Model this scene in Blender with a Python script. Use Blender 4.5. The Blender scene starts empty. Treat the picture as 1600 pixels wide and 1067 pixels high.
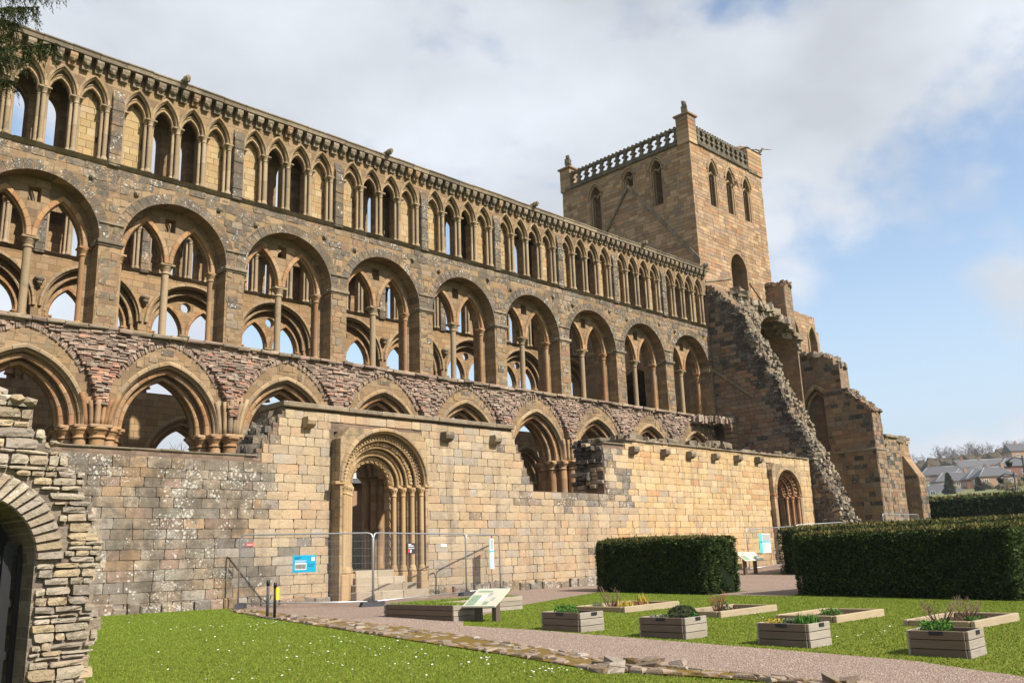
import bpy, math, random
import numpy as np
from mathutils import Vector, Matrix
sin, cos, pi, sqrt = math.sin, math.cos, math.pi, math.sqrt
rad = math.radians
sc = bpy.context.scene
COL = sc.collection
rng = random.Random(7)

# ------------------------------------------------------------------ camera
YAW, PITCH, ROLL, FPX = rad(45.07), rad(13.58), rad(-1.99), 1393.3
CAM = Vector((-10.21, -28.47, 0.0))          # the eye is the zero height of the scene
F_ = Vector((sin(YAW)*cos(PITCH), cos(YAW)*cos(PITCH), sin(PITCH)))
R0 = Vector((cos(YAW), -sin(YAW), 0)); U0 = R0.cross(F_)
R_ = R0*cos(ROLL) + U0*sin(ROLL); U_ = -R0*sin(ROLL) + U0*cos(ROLL)
cam = bpy.data.cameras.new('camera'); camo = bpy.data.objects.new('camera', cam); COL.objects.link(camo)
camo.matrix_world = Matrix(((R_.x, U_.x, -F_.x, CAM.x), (R_.y, U_.y, -F_.y, CAM.y), (R_.z, U_.z, -F_.z, CAM.z), (0, 0, 0, 1)))
cam.sensor_width = 36; cam.lens = FPX/1600*36; cam.clip_end = 3000; cam.clip_start = 0.1
sc.camera = camo

# ------------------------------------------------------------------ light
SUN_AZ, SUN_EL = 10, 42                      # degrees east of south, elevation
w = bpy.data.worlds.new('World'); sc.world = w; w.use_nodes = True
nt = w.node_tree; nt.nodes.clear()
def wn(t, **k):
    n = nt.nodes.new(t)
    for a, b in k.items(): setattr(n, a, b)
    return n
out = wn('ShaderNodeOutputWorld'); bg = wn('ShaderNodeBackground'); bg.inputs[1].default_value = 0.09
sky = wn('ShaderNodeTexSky', sky_type='NISHITA', sun_disc=False, sun_elevation=rad(SUN_EL), sun_rotation=rad(180-SUN_AZ))
sky.air_density = 1.0; sky.dust_density = 0.6; sky.ozone_density = 1.3
geo = wn('ShaderNodeTexCoord'); sep = wn('ShaderNodeSeparateXYZ')
nt.links.new(geo.outputs['Generated'], sep.inputs[0])
def wmath(op, a, b=None, c=None, clamp=False):
    n = wn('ShaderNodeMath', operation=op, use_clamp=clamp)
    for i, x in enumerate((a, b, c)):
        if x is None: continue
        if isinstance(x, (int, float)): n.inputs[i].default_value = x
        else: nt.links.new(x, n.inputs[i])
    return n.outputs[0]
# broken cloud over blue: noise on the direction of view
CLOUD_AT = (31.3, 2.2, 9.9)
cmb = wn('ShaderNodeMapping'); cmb.inputs['Scale'].default_value = (1, 1, 1.55); cmb.inputs['Location'].default_value = CLOUD_AT; nt.links.new(geo.outputs['Generated'], cmb.inputs[0])
n1 = wn('ShaderNodeTexNoise'); n1.inputs['Scale'].default_value = 2.6; n1.inputs['Detail'].default_value = 10; n1.inputs['Roughness'].default_value = 0.55; n1.inputs['Distortion'].default_value = 0.15
n2 = wn('ShaderNodeTexNoise'); n2.inputs['Scale'].default_value = 4.2; n2.inputs['Detail'].default_value = 5; n2.inputs['Roughness'].default_value = 0.5
nt.links.new(cmb.outputs[0], n1.inputs['Vector']); nt.links.new(cmb.outputs[0], n2.inputs['Vector'])
mr = wn('ShaderNodeMapRange', interpolation_type='SMOOTHSTEP'); mr.inputs[1].default_value = 0.41; mr.inputs[2].default_value = 0.53
nt.links.new(n1.outputs[0], mr.inputs[0])
fac = wmath('MULTIPLY', mr.outputs[0], 0.96)
shade = wn('ShaderNodeMapRange'); shade.inputs[1].default_value = 0.3; shade.inputs[2].default_value = 0.7; shade.inputs[3].default_value = 1.2; shade.inputs[4].default_value = 0.83
nt.links.new(n2.outputs[0], shade.inputs[0])
cc = wn('ShaderNodeMix', data_type='RGBA', blend_type='MULTIPLY'); cc.inputs[0].default_value = 1
cc.inputs[6].default_value = (5.15, 5.4, 5.8, 1)
nt.links.new(shade.outputs[0], cc.inputs[7])
skb = wn('ShaderNodeMix', data_type='RGBA', blend_type='MULTIPLY'); skb.inputs[0].default_value = 1; skb.inputs[7].default_value = (1.75, 1.6, 1.45, 1); nt.links.new(sky.outputs[0], skb.inputs[6])
hf = wn('ShaderNodeMapRange', interpolation_type='SMOOTHSTEP'); hf.inputs[1].default_value = -.02; hf.inputs[2].default_value = .34; nt.links.new(sep.outputs[2], hf.inputs[0])
skh = wn('ShaderNodeMix', data_type='RGBA'); nt.links.new(hf.outputs[0], skh.inputs[0]); skh.inputs[6].default_value = (3.6, 4.35, 5.4, 1); nt.links.new(skb.outputs[2], skh.inputs[7])
mx = wn('ShaderNodeMix', data_type='RGBA'); nt.links.new(fac, mx.inputs[0]); nt.links.new(skh.outputs[2], mx.inputs[6]); nt.links.new(cc.outputs[2], mx.inputs[7])
nt.links.new(mx.outputs[2], bg.inputs[0]); nt.links.new(bg.outputs[0], out.inputs[0])
sl = bpy.data.lights.new('sun', 'SUN'); slo = bpy.data.objects.new('sun', sl); COL.objects.link(slo)
sl.energy = 5.0; sl.angle = rad(0.55); sl.color = (1.0, 0.93, 0.83)
sd = Vector((sin(rad(SUN_AZ))*cos(rad(SUN_EL)), -cos(rad(SUN_AZ))*cos(rad(SUN_EL)), sin(rad(SUN_EL))))
slo.rotation_euler = sd.to_track_quat('Z', 'Y').to_euler(); slo.location = (0, -40, 40)
sc.view_settings.view_transform = 'Standard'; sc.view_settings.look = 'None'; sc.view_settings.exposure = 0.70; sc.view_settings.gamma = 1
sc.view_settings.use_curve_mapping = False
sc.render.engine = 'CYCLES'; sc.cycles.use_denoising = True; sc.cycles.max_bounces = 6; sc.cycles.diffuse_bounces = 3; sc.cycles.caustics_reflective = False; sc.cycles.caustics_refractive = False
sc.render.film_transparent = False

# ------------------------------------------------------------------ helpers
def tag(o, label=None, cat=None, group=None, kind=None):
    if label: o['label'] = label
    if cat: o['category'] = cat
    if group: o['group'] = group
    if kind: o['kind'] = kind
    return o
def empty(name, loc=(0, 0, 0), rz=0, label=None, cat=None, group=None):
    o = bpy.data.objects.new(name, None); COL.objects.link(o); o.location = loc; o.rotation_euler = (0, 0, rz); o.empty_display_size = 0.2
    return tag(o, label, cat, group)
WROOT = {}
def wroot(name, loc, label, cat, group=None):
    """an Empty at a thing's base whose parts are given in world coordinates"""
    o = empty(name, loc, 0, label, cat, group); o['kind'] = 'thing'; WROOT[o.name] = Vector(loc); return o
def link(name, me, parent=None, loc=None):
    o = bpy.data.objects.new(name, me); COL.objects.link(o); v = Vector(loc) if loc is not None else Vector()
    if parent is not None:
        o.parent = parent
        if parent.name in WROOT: v = v - WROOT[parent.name]
    o.location = v
    return o
def copy_tree(o, parent=None, label=None):
    c = o.copy(); COL.objects.link(c); c.parent = parent
    if label: c['label'] = label
    for ch in list(o.children): copy_tree(ch, c)
    return c
class MB:
    """collects vertices and faces of ONE mesh object"""
    def __init__(s): s.v = []; s.f = []; s.m = []; s.s = []
    def add(s, vs, fs, mi=0, sm=False):
        b = len(s.v); s.v.extend(tuple(p) for p in vs)
        for f in fs:
            s.f.append(tuple(b+i for i in f)); s.m.append(mi); s.s.append(sm)
    def quad(s, a, b, c, d, mi=0): s.add((a, b, c, d), ((0, 1, 2, 3),), mi)
    def hexa(s, p, mi=0): s.add(p, ((3, 2, 1, 0), (4, 5, 6, 7), (1, 5, 4, 0), (2, 6, 5, 1), (3, 7, 6, 2), (0, 4, 7, 3)), mi)
    def box(s, x0, x1, y0, y1, z0, z1, mi=0):
        s.hexa([(x0, y0, z0), (x1, y0, z0), (x1, y1, z0), (x0, y1, z0), (x0, y0, z1), (x1, y0, z1), (x1, y1, z1), (x0, y1, z1)], mi)
    def bbox(s, x0, x1, y0, y1, z0, z1, b=0.01, mi=0):
        """box with all edges chamfered by b"""
        xs, ys, zs = (x0, x1), (y0, y1), (z0, z1); v = []; idx = {}
        for i in (0, 1):
            for j in (0, 1):
                for k in (0, 1):
                    sx, sy, sz = 1-2*i, 1-2*j, 1-2*k
                    idx[i, j, k, 'x'] = len(v); v.append((xs[i], ys[j]+sy*b, zs[k]+sz*b))
                    idx[i, j, k, 'y'] = len(v); v.append((xs[i]+sx*b, ys[j], zs[k]+sz*b))
                    idx[i, j, k, 'z'] = len(v); v.append((xs[i]+sx*b, ys[j]+sy*b, zs[k]))
        f = []
        for i in (0, 1): f.append([idx[i, j, k, 'x'] for j, k in ((0, 0), (1, 0), (1, 1), (0, 1))])
        for j in (0, 1): f.append([idx[i, j, k, 'y'] for i, k in ((0, 0), (1, 0), (1, 1), (0, 1))])
        for k in (0, 1): f.append([idx[i, j, k, 'z'] for i, j in ((0, 0), (1, 0), (1, 1), (0, 1))])
        for i in (0, 1):
            for j in (0, 1): f.append([idx[i, j, 0, 'x'], idx[i, j, 0, 'y'], idx[i, j, 1, 'y'], idx[i, j, 1, 'x']])
            for k in (0, 1): f.append([idx[i, 0, k, 'x'], idx[i, 0, k, 'z'], idx[i, 1, k, 'z'], idx[i, 1, k, 'x']])
        for j in (0, 1):
            for k in (0, 1): f.append([idx[0, j, k, 'y'], idx[0, j, k, 'z'], idx[1, j, k, 'z'], idx[1, j, k, 'y']])
        for i in (0, 1):
            for j in (0, 1):
                for k in (0, 1): f.append([idx[i, j, k, 'x'], idx[i, j, k, 'y'], idx[i, j, k, 'z']])
        s.add(v, f, mi)
    def tube(s, p0, p1, r0, r1=None, n=8, mi=0, caps=True, sm=True):
        r1 = r0 if r1 is None else r1
        p0 = Vector(p0); p1 = Vector(p1); d = (p1-p0)
        if d.length < 1e-6: return
        d.normalize(); a = d.orthogonal().normalized(); b = d.cross(a); vs = []
        for p, r in ((p0, r0), (p1, r1)):
            for k in range(n):
                t = 2*pi*k/n; vs.append(p + a*(r*cos(t)) + b*(r*sin(t)))
        s.add(vs, [(k, (k+1) % n, n+(k+1) % n, n+k) for k in range(n)], mi, sm)
        if caps: s.add(vs, [tuple(range(n-1, -1, -1)), tuple(range(n, 2*n))], mi)
    def path(s, pts, r, n=6, mi=0):
        pts = [Vector(p) for p in pts]; rs = r if isinstance(r, (list, tuple)) else [r]*len(pts)
        base = len(s.v); a = None
        for i, p in enumerate(pts):
            d = (pts[min(i+1, len(pts)-1)] - pts[max(i-1, 0)]).normalized()
            a = d.orthogonal().normalized() if a is None else (a - d*a.dot(d)).normalized()
            b = d.cross(a)
            for k in range(n):
                t = 2*pi*k/n; s.v.append(tuple(p + a*(rs[i]*cos(t)) + b*(rs[i]*sin(t))))
        for i in range(len(pts)-1):
            for k in range(n):
                s.f.append((base+i*n+k, base+i*n+(k+1) % n, base+(i+1)*n+(k+1) % n, base+(i+1)*n+k)); s.m.append(mi); s.s.append(True)
        for q in (range(n-1, -1, -1), range((len(pts)-1)*n, len(pts)*n)):
            s.f.append(tuple(base+k for k in q)); s.m.append(mi); s.s.append(False)
    def lathe(s, cx, cy, prof, n=10, mi=0, sm=True, sq=None):
        base = len(s.v)
        for r, z in prof:
            for k in range(n):
                t = 2*pi*(k+.5)/n; s.v.append((cx+r*cos(t), cy+r*sin(t), z))
        for i in range(len(prof)-1):
            for k in range(n):
                s.f.append((base+i*n+k, base+i*n+(k+1) % n, base+(i+1)*n+(k+1) % n, base+(i+1)*n+k)); s.m.append(mi); s.s.append(sm)
        for q in (range(n-1, -1, -1), range((len(prof)-1)*n, len(prof)*n)):
            s.f.append(tuple(base+k for k in q)); s.m.append(mi); s.s.append(False)
    def prism(s, poly, M, d0, d1, mi=0):
        """polygon of (u, z) given depth between d0 and d1 through the map M(u, z, d)"""
        n = len(poly); vs = [M(u, z, d0) for u, z in poly] + [M(u, z, d1) for u, z in poly]
        s.add(vs, [tuple(range(n)), tuple(range(2*n-1, n-1, -1))] + [(k, (k+1) % n, n+(k+1) % n, n+k) for k in range(n)], mi)
    def lump(s, c, r, rg, mi=0, q=(1, 1, 1), rot=0.0):
        """an uneven stone of twenty faces"""
        vs = []
        cr, sr = cos(rot), sin(rot)
        for v in ICO:
            k = r*(0.78+0.44*rg.random()); x, y = v[0]*k*q[0], v[1]*k*q[1]
            vs.append((c[0]+x*cr-y*sr, c[1]+x*sr+y*cr, c[2]+v[2]*k*q[2]))
        s.add(vs, ICOF, mi)
    def chunk(s, c, q, rg, rot=0.0, mi=0, jit=.2):
        """a broken squarish stone"""
        cr, sr = cos(rot), sin(rot); tx, ty = rg.uniform(-.3, .3), rg.uniform(-.3, .3); vs = []
        for k in (-1, 1):
            for i, j in ((-1, -1), (1, -1), (1, 1), (-1, 1)):
                x, y, z = q[0]*i*(1+rg.uniform(-jit, jit)), q[1]*j*(1+rg.uniform(-jit, jit)), q[2]*k*(1+rg.uniform(-jit, jit)); z += tx*x+ty*y
                vs.append((c[0]+x*cr-y*sr, c[1]+x*sr+y*cr, c[2]+z))
        s.hexa(vs, mi)
    def mesh(s, name, mats):
        me = bpy.data.meshes.new(name); me.from_pydata(s.v, [], s.f)
        for m in (mats if isinstance(mats, (list, tuple)) else [mats]): me.materials.append(m)
        if any(s.m): me.polygons.foreach_set('material_index', s.m)
        if any(s.s): me.polygons.foreach_set('use_smooth', s.s)
        me.update(); return me
    def build(s, name, mats, parent=None, **k):
        return tag(link(name, s.mesh(name, mats), parent), **k)
_g = (1+sqrt(5))/2
ICO = [tuple(c/1.902 for c in v) for v in ((-1, _g, 0), (1, _g, 0), (-1, -_g, 0), (1, -_g, 0), (0, -1, _g), (0, 1, _g), (0, -1, -_g), (0, 1, -_g), (_g, 0, -1), (_g, 0, 1), (-_g, 0, -1), (-_g, 0, 1))]
ICOF = ((0, 11, 5), (0, 5, 1), (0, 1, 7), (0, 7, 10), (0, 10, 11), (1, 5, 9), (5, 11, 4), (11, 10, 2), (10, 7, 6), (7, 1, 8), (3, 9, 4), (3, 4, 2), (3, 2, 6), (3, 6, 8), (3, 8, 9), (4, 9, 5), (2, 4, 11), (6, 2, 10), (8, 6, 7), (9, 8, 1))
def soup(name, V, T, mats, parent=None, mi=None, **k):
    """a mesh from numpy arrays: V (n,3), T (m,3)"""
    me = bpy.data.meshes.new(name); n, m = len(V), len(T); c = T.shape[1]
    me.vertices.add(n); me.vertices.foreach_set('co', V.astype(np.float32).ravel())
    me.loops.add(m*c); me.loops.foreach_set('vertex_index', T.astype(np.int32).ravel())
    me.polygons.add(m); me.polygons.foreach_set('loop_start', np.arange(0, m*c, c, dtype=np.int32))
    for x in (mats if isinstance(mats, (list, tuple)) else [mats]): me.materials.append(x)
    if mi is not None: me.polygons.foreach_set('material_index', mi.astype(np.int32))
    me.update(calc_edges=True); return tag(link(name, me, parent), **k)

# maps: (u, z, d) to the world, d counted into the wall
def southface(Y): return lambda u, z, d: (u, Y+d, z)          # wall that faces south, u = X
def westface(X): return lambda u, z, d: (X+d, u, z)           # wall that faces west, u = Y
def eastface(X): return lambda u, z, d: (X-d, u, z)

# arches: half span a, rise h over the springing line, grown outwards by n
def arch_c(a, h):
    R = (a*a+h*h)/(2*a); return R, R-a
def archz(x, a, h, n=0.0):
    R, c = arch_c(a, h); q = (R+n)**2-(abs(x)+c)**2
    return sqrt(q) if q > 0 else 0.0
def in_arch(u, z, cx, zs, a, h, n=0.0, zb=-9):
    if z < zb or abs(u-cx) >= a+n: return False
    return z <= zs or z-zs < archz(u-cx, a, h, n)
def ring(mb, M, cx, zs, a, h, prof, segs=7, gap=0.006, sub=2, mi=0, t0=0.0, t1=1.0, sides=(-1, 1), jit=None):
    """arch stones: the profile [(n, d)...] swept along both halves and cut into segs stones a side"""
    R, c = arch_c(a, h); P = len(prof)
    for sd in sides:
        for k in range(segs):
            ta, tb = t0+(t1-t0)*k/segs, t0+(t1-t0)*(k+1)/segs
            g_ = gap/max(R*1.2, .2); ta += g_; tb -= g_
            if k == segs-1 and t1 == 1.0: tb = 1.0
            dj = jit() if jit else 0.0
            vs = []
            for i in range(sub+1):
                t = ta+(tb-ta)*i/sub
                for n, d in prof:
                    tha = math.acos(max(-1, min(1, -c/(R+n)))); th = pi+(tha-pi)*t
                    vs.append(M(cx-sd*(c+(R+n)*cos(th)), zs+(R+n)*sin(th), d+dj))
            fs = [tuple(range(P-1, -1, -1)), tuple(range(sub*P, (sub+1)*P))]
            for i in range(sub):
                for j in range(P): fs.append((i*P+j, i*P+(j+1) % P, (i+1)*P+(j+1) % P, (i+1)*P+j))
            mb.add(vs, fs, mi)
def roll(n0, d0, r, k=6):
    """profile of a round moulding"""
    return [(n0+r*cos(2*pi*i/k), d0+r*sin(2*pi*i/k)) for i in range(k)]
def op_arch(cx, a, zs, h, zb, n=0.0):
    return (cx-a-n, cx+a+n, zb, lambda u: zs+archz(u-cx, a, h, n))
def op_circle(cx, cz, r): return (cx-r, cx+r, lambda u: cz-sqrt(max(0, r*r-(u-cx)**2)), lambda u: cz+sqrt(max(0, r*r-(u-cx)**2)))
def op_rect(ul, ur, zb, zt): return (ul, ur, zb, lambda u: zt)
def strips(mb, M, u0, u1, zb, zt, d0, d1, ops=(), breaks=(), n=18, mi=0):
    """solid wall between depths d0 and d1 with openings, built of upright strips"""
    top = zt if callable(zt) else (lambda u: zt)
    br = {u0, u1} | {b for b in breaks if u0 < b < u1}
    for o in ops:
        a, b = max(u0, o[0]), min(u1, o[1])
        for k in range(n+1): br.add(a+(b-a)*(0.5-0.5*cos(pi*k/n)))
    br = sorted(br)
    for ua, ub in zip(br[:-1], br[1:]):
        if ub-ua < 1e-5: continue
        um = (ua+ub)/2; e = (ub-ua)*1e-3
        act = sorted([o for o in ops if o[0]-1e-6 <= um <= o[1]+1e-6], key=lambda o: o[2](um) if callable(o[2]) else o[2])
        lo = (zb, zb); segs = []
        for o in act:
            ba, bb = (o[2](ua+e), o[2](ub-e)) if callable(o[2]) else (o[2], o[2])
            if max(ba-lo[0], bb-lo[1]) > 1e-5: segs.append((lo, (ba, bb)))
            lo = (max(o[3](ua+e), ba), max(o[3](ub-e), bb))
        segs.append((lo, (top(ua+e), top(ub-e))))
        for l, t in segs:
            if t[0]-l[0] < 1e-4 and t[1]-l[1] < 1e-4: continue
            mb.add([M(ua, l[0], d0), M(ub, l[1], d0), M(ub, t[1], d0), M(ua, t[0], d0), M(ua, l[0], d1), M(ub, l[1], d1), M(ub, t[1], d1), M(ua, t[0], d1)],
                   ((0, 1, 2, 3), (7, 6, 5, 4), (4, 5, 1, 0), (3, 2, 6, 7)), mi)
    def jamb(u, l, t):
        if t-l > 1e-4: mb.quad(M(u, l, d0), M(u, t, d0), M(u, t, d1), M(u, l, d1), mi)
    for o in ops:
        if callable(o[2]): continue
        if o[0] > u0: jamb(o[0], o[2], o[3](o[0]+1e-4))
        if o[1] < u1: jamb(o[1], o[2], o[3](o[1]-1e-4))
    if not any(abs(o[0]-u0) < 1e-4 for o in ops): jamb(u0, zb, top(u0+1e-4))
    if not any(abs(o[1]-u1) < 1e-4 for o in ops): jamb(u1, zb, top(u1-1e-4))
    bset = sorted(b for b in breaks if u0 < b < u1)
    for b in bset:                                  # risers of a stepped top
        ta, tb = top(b-1e-4), top(b+1e-4)
        if abs(ta-tb) > 1e-3: jamb(b, min(ta, tb), max(ta, tb))
    return mb

def pillow(M, u0, u1, z0, z1, back, front, bev, jit, rg):
    """one dressed or rough block: face, chamfers, sides"""
    j = lambda: (rg.random()-.5)*2*jit
    o = [(u0+j(), z0+j()), (u1+j(), z0+j()), (u1+j(), z1+j()), (u0+j(), z1+j())]
    i = [(o[0][0]+bev, o[0][1]+bev), (o[1][0]-bev, o[1][1]+bev), (o[2][0]-bev, o[2][1]-bev), (o[3][0]+bev, o[3][1]-bev)]
    vs = [M(u, z, back) for u, z in o] + [M(u, z, front+bev*.7) for u, z in o] + [M(u, z, front+j()*.5) for u, z in i]
    fs = [(8, 9, 10, 11)]
    for k in range(4):
        l = (k+1) % 4; fs += [(4+k, 4+l, 8+l, 8+k), (k, l, 4+l, 4+k)]
    return vs, fs
def rough(M, u0, u1, z0, z1, back, front, rg, nu=4, nz=3, amp=.02, cutm=.22):
    """a rough-hewn stone: a knobbly face of nu by nz points, worn in towards its rim"""
    vs = []; w_, h_ = u1-u0, z1-z0
    sk = rg.uniform(-.9, .9)*h_*cutm; cut = [rg.uniform(0, cutm) for _ in range(4)]; wob_ = min(1, cutm/.2)
    for j in range(nz):
        for i in range(nu):
            s, t = i/(nu-1), j/(nz-1); e = min(s, 1-s, t, 1-t); rim = 1 if e > .01 else 0
            u, z = u0+w_*s, z0+h_*t+sk*(s-.5)
            if i in (0, nu-1) and j in (0, nz-1):
                k = cut[(i > 0)*2+(j > 0)]; u += w_*.5*k*(1 if i == 0 else -1); z += h_*.6*k*(1 if j == 0 else -1)
            u += rg.uniform(-1, 1)*w_*.04*wob_; z += rg.uniform(-1, 1)*h_*.06*wob_
            vs.append(M(u, z, front+rg.uniform(-amp, amp)*.7+(0 if rim else amp*.6)))
    fs = [(j*nu+i, j*nu+i+1, (j+1)*nu+i+1, (j+1)*nu+i) for j in range(nz-1) for i in range(nu-1)]
    rim = list(range(nu))+[j*nu+nu-1 for j in range(1, nz)]+[(nz-1)*nu+i for i in range(nu-2, -1, -1)]+[j*nu for j in range(nz-2, 0, -1)]
    b = len(vs); n = len(rim); a, c = M(0, 0, 0), M(0, 0, 1); dv = Vector(c)-Vector(a)
    vs += [tuple(Vector(vs[k])+dv*(back-front)) for k in rim]
    fs += [(rim[k], rim[(k+1) % n], b+(k+1) % n, b+k) for k in range(n)]
    return vs, fs
def clad(M, u0, u1, z0, z1, inside, h=(.22, .3), wd=(.32, .7), proud=(0, .02), gap=.012, bev=.012, jit=.004, back=.05, rg=None, skip=0.0, wob=0.0, hewn=0.0, cut=.22):
    """courses of blocks over a wall face wherever inside(u, z) holds; returns [(verts, faces, (u, z, area))]"""
    rg = rg or rng; res = []; z = z0
    while z < z1-.05:
        hh = rg.uniform(*h)
        if z+hh > z1-.06: hh = z1-z
        u = u0-rg.uniform(0, wd[1])
        while u < u1:
            ww = rg.uniform(*wd)
            a, b, c, d = max(u, u0)+gap/2, min(u+ww, u1)-gap/2, z+gap/2, z+hh-gap/2
            u += ww
            if b-a < .06 or rg.random() < skip: continue
            if wob and rg.random() < wob: d -= hh*rg.uniform(0, .25); c += hh*rg.uniform(0, .2)
            for _ in range(5):
                pts = [(a, c), (b, c), (a, d), (b, d), ((a+b)/2, c), ((a+b)/2, d), (a, (c+d)/2), (b, (c+d)/2)]
                bad = [p for p in pts if not inside(*p)]
                if not bad: break
                L = sum(1 for p in bad if p[0] < (a+b)/2); Rr = sum(1 for p in bad if p[0] > (a+b)/2)
                if L and not Rr: a += (b-a)*.3
                elif Rr and not L: b -= (b-a)*.3
                else: a = b; break
                if b-a < .07: break
            else: a = b
            if b-a < .07: continue
            pr = rg.uniform(*proud)
            vs, fs = rough(M, a, b, c, d, back, -pr, rg, amp=hewn, cutm=cut) if hewn else pillow(M, a, b, c, d, back, -pr, min(bev, (d-c)*.3, (b-a)*.3), jit, rg)
            res.append((vs, fs, ((a+b)/2, (c+d)/2, (b-a)*(d-c))))
        z += hh
    return res
def shows(vs):
    """rough size of a piece as the camera has it"""
    c = sum((Vector(v) for v in vs), Vector())/len(vs); d = (c-CAM); f = d.dot(F_)
    if f < 1: return 0
    x, y = d.dot(R_)/f, d.dot(U_)/f
    inside = abs(x) < .585 and abs(y) < .39
    ext = (max(v[0] for v in vs)-min(v[0] for v in vs)) + (max(v[1] for v in vs)-min(v[1] for v in vs)); hz = max(v[2] for v in vs)-min(v[2] for v in vs)
    return (ext*hz/(f*f))*(1 if inside else .01)
def place(pieces, parent, name, mats, matfn=None, limit=300, rest=None):
    """the pieces that show largest become parts of their own, the rest one part"""
    mats = mats if isinstance(mats, (list, tuple)) else [mats]
    order = sorted(range(len(pieces)), key=lambda i: -shows(pieces[i][0]))
    for i in order[:limit]:
        vs, fs, inf = pieces[i]
        me = bpy.data.meshes.new(name); me.from_pydata([tuple(v) for v in vs], [], fs)
        me.materials.append(mats[matfn(*inf) if matfn else 0]); link(name, me, parent)
    if len(order) > limit:
        mb = MB()
        for i in order[limit:]:
            vs, fs, inf = pieces[i]; mb.add(vs, fs, matfn(*inf) if matfn else 0)
        mb.build(rest or ('small_'+name), mats, parent, kind='stuff')

# ------------------------------------------------------------------ materials
class NT:
    def __init__(s, name, rough=.9, spec=.2):
        s.m = bpy.data.materials.new(name); s.m.use_nodes = True; s.t = s.m.node_tree; s.t.nodes.clear()
        s.o = s.n('ShaderNodeOutputMaterial'); s.b = s.n('ShaderNodeBsdfPrincipled')
        s.b.inputs['Roughness'].default_value = rough; s.b.inputs['Specular IOR Level'].default_value = spec
        s.l(s.b.outputs[0], s.o.inputs[0])
    def n(s, t, **k):
        n = s.t.nodes.new(t)
        for a, b in k.items(): setattr(n, a, b)
        return n
    def l(s, a, b): s.t.links.new(a, b)
    def inp(s, i, x):
        if isinstance(x, (int, float)): i.default_value = x
        elif isinstance(x, tuple): i.default_value = (x+(1,))[:4] if len(i.default_value) == 4 else x
        else: s.l(x, i)
    def math(s, op, a, b=0.0, clamp=False):
        n = s.n('ShaderNodeMath', operation=op, use_clamp=clamp); s.inp(n.inputs[0], a); s.inp(n.inputs[1], b); return n.outputs[0]
    def pos(s, scale=None):
        g = s.n('ShaderNodeNewGeometry').outputs['Position']
        if scale is None: return g
        m = s.n('ShaderNodeMapping'); m.inputs['Scale'].default_value = scale; s.l(g, m.inputs[0]); return m.outputs[0]
    def noise(s, scale, detail=4, rough=.55, vec=None, dist=0.0, dim='3D'):
        n = s.n('ShaderNodeTexNoise'); n.inputs['Scale'].default_value = scale; n.inputs['Detail'].default_value = detail; n.inputs['Roughness'].default_value = rough; n.inputs['Distortion'].default_value = dist
        s.l(vec if vec is not None else s.pos(), n.inputs['Vector']); return n.outputs[0]
    def voro(s, scale, feature='F1', vec=None, out=0):
        n = s.n('ShaderNodeTexVoronoi', feature=feature); n.inputs['Scale'].default_value = scale
        s.l(vec if vec is not None else s.pos(), n.inputs['Vector']); return n.outputs[out]
    def rng(s, x, a, b, c=0.0, d=1.0, smooth=True):
        n = s.n('ShaderNodeMapRange'); n.interpolation_type = 'SMOOTHSTEP' if smooth else 'LINEAR'; n.clamp = True
        s.inp(n.inputs[0], x)
        for i, v in enumerate((a, b, c, d)): s.inp(n.inputs[1+i], v)
        return n.outputs[0]
    def mix(s, f, a, b, blend='MIX'):
        n = s.n('ShaderNodeMix', data_type='RGBA', blend_type=blend); n.clamp_factor = True
        s.inp(n.inputs[0], f); s.inp(n.inputs[6], a); s.inp(n.inputs[7], b); return n.outputs[2]
    def ramp(s, f, cols, const=True):
        n = s.n('ShaderNodeValToRGB'); r = n.color_ramp; r.interpolation = 'CONSTANT' if const else 'LINEAR'
        while len(r.elements) < len(cols): r.elements.new(.5)
        for i, c in enumerate(cols):
            e = r.elements[i]; e.position = (i/len(cols) if const else i/max(1, len(cols)-1)); e.color = (*c, 1)
        s.inp(n.inputs[0], f); return n.outputs[0]
    def bump(s, h, strength=.5, dist=.02, prev=None):
        n = s.n('ShaderNodeBump'); n.inputs['Strength'].default_value = strength; n.inputs['Distance'].default_value = dist
        s.l(h, n.inputs['Height'])
        if prev is not None: s.l(prev, n.inputs['Normal'])
        return n.outputs[0]
    def done(s, col, nrm=None):
        s.inp(s.b.inputs['Base Color'], col)
        if nrm is not None: s.l(nrm, s.b.inputs['Normal'])
        return s.m
def island(t):
    """a number of its own for each stone, whether it is an object or an island of a joined mesh"""
    a = t.n('ShaderNodeNewGeometry').outputs['Random Per Island']; b = t.n('ShaderNodeObjectInfo').outputs['Random']
    return t.math('FRACT', t.math('ADD', a, t.math('MULTIPLY', b, 5.37)))
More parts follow.
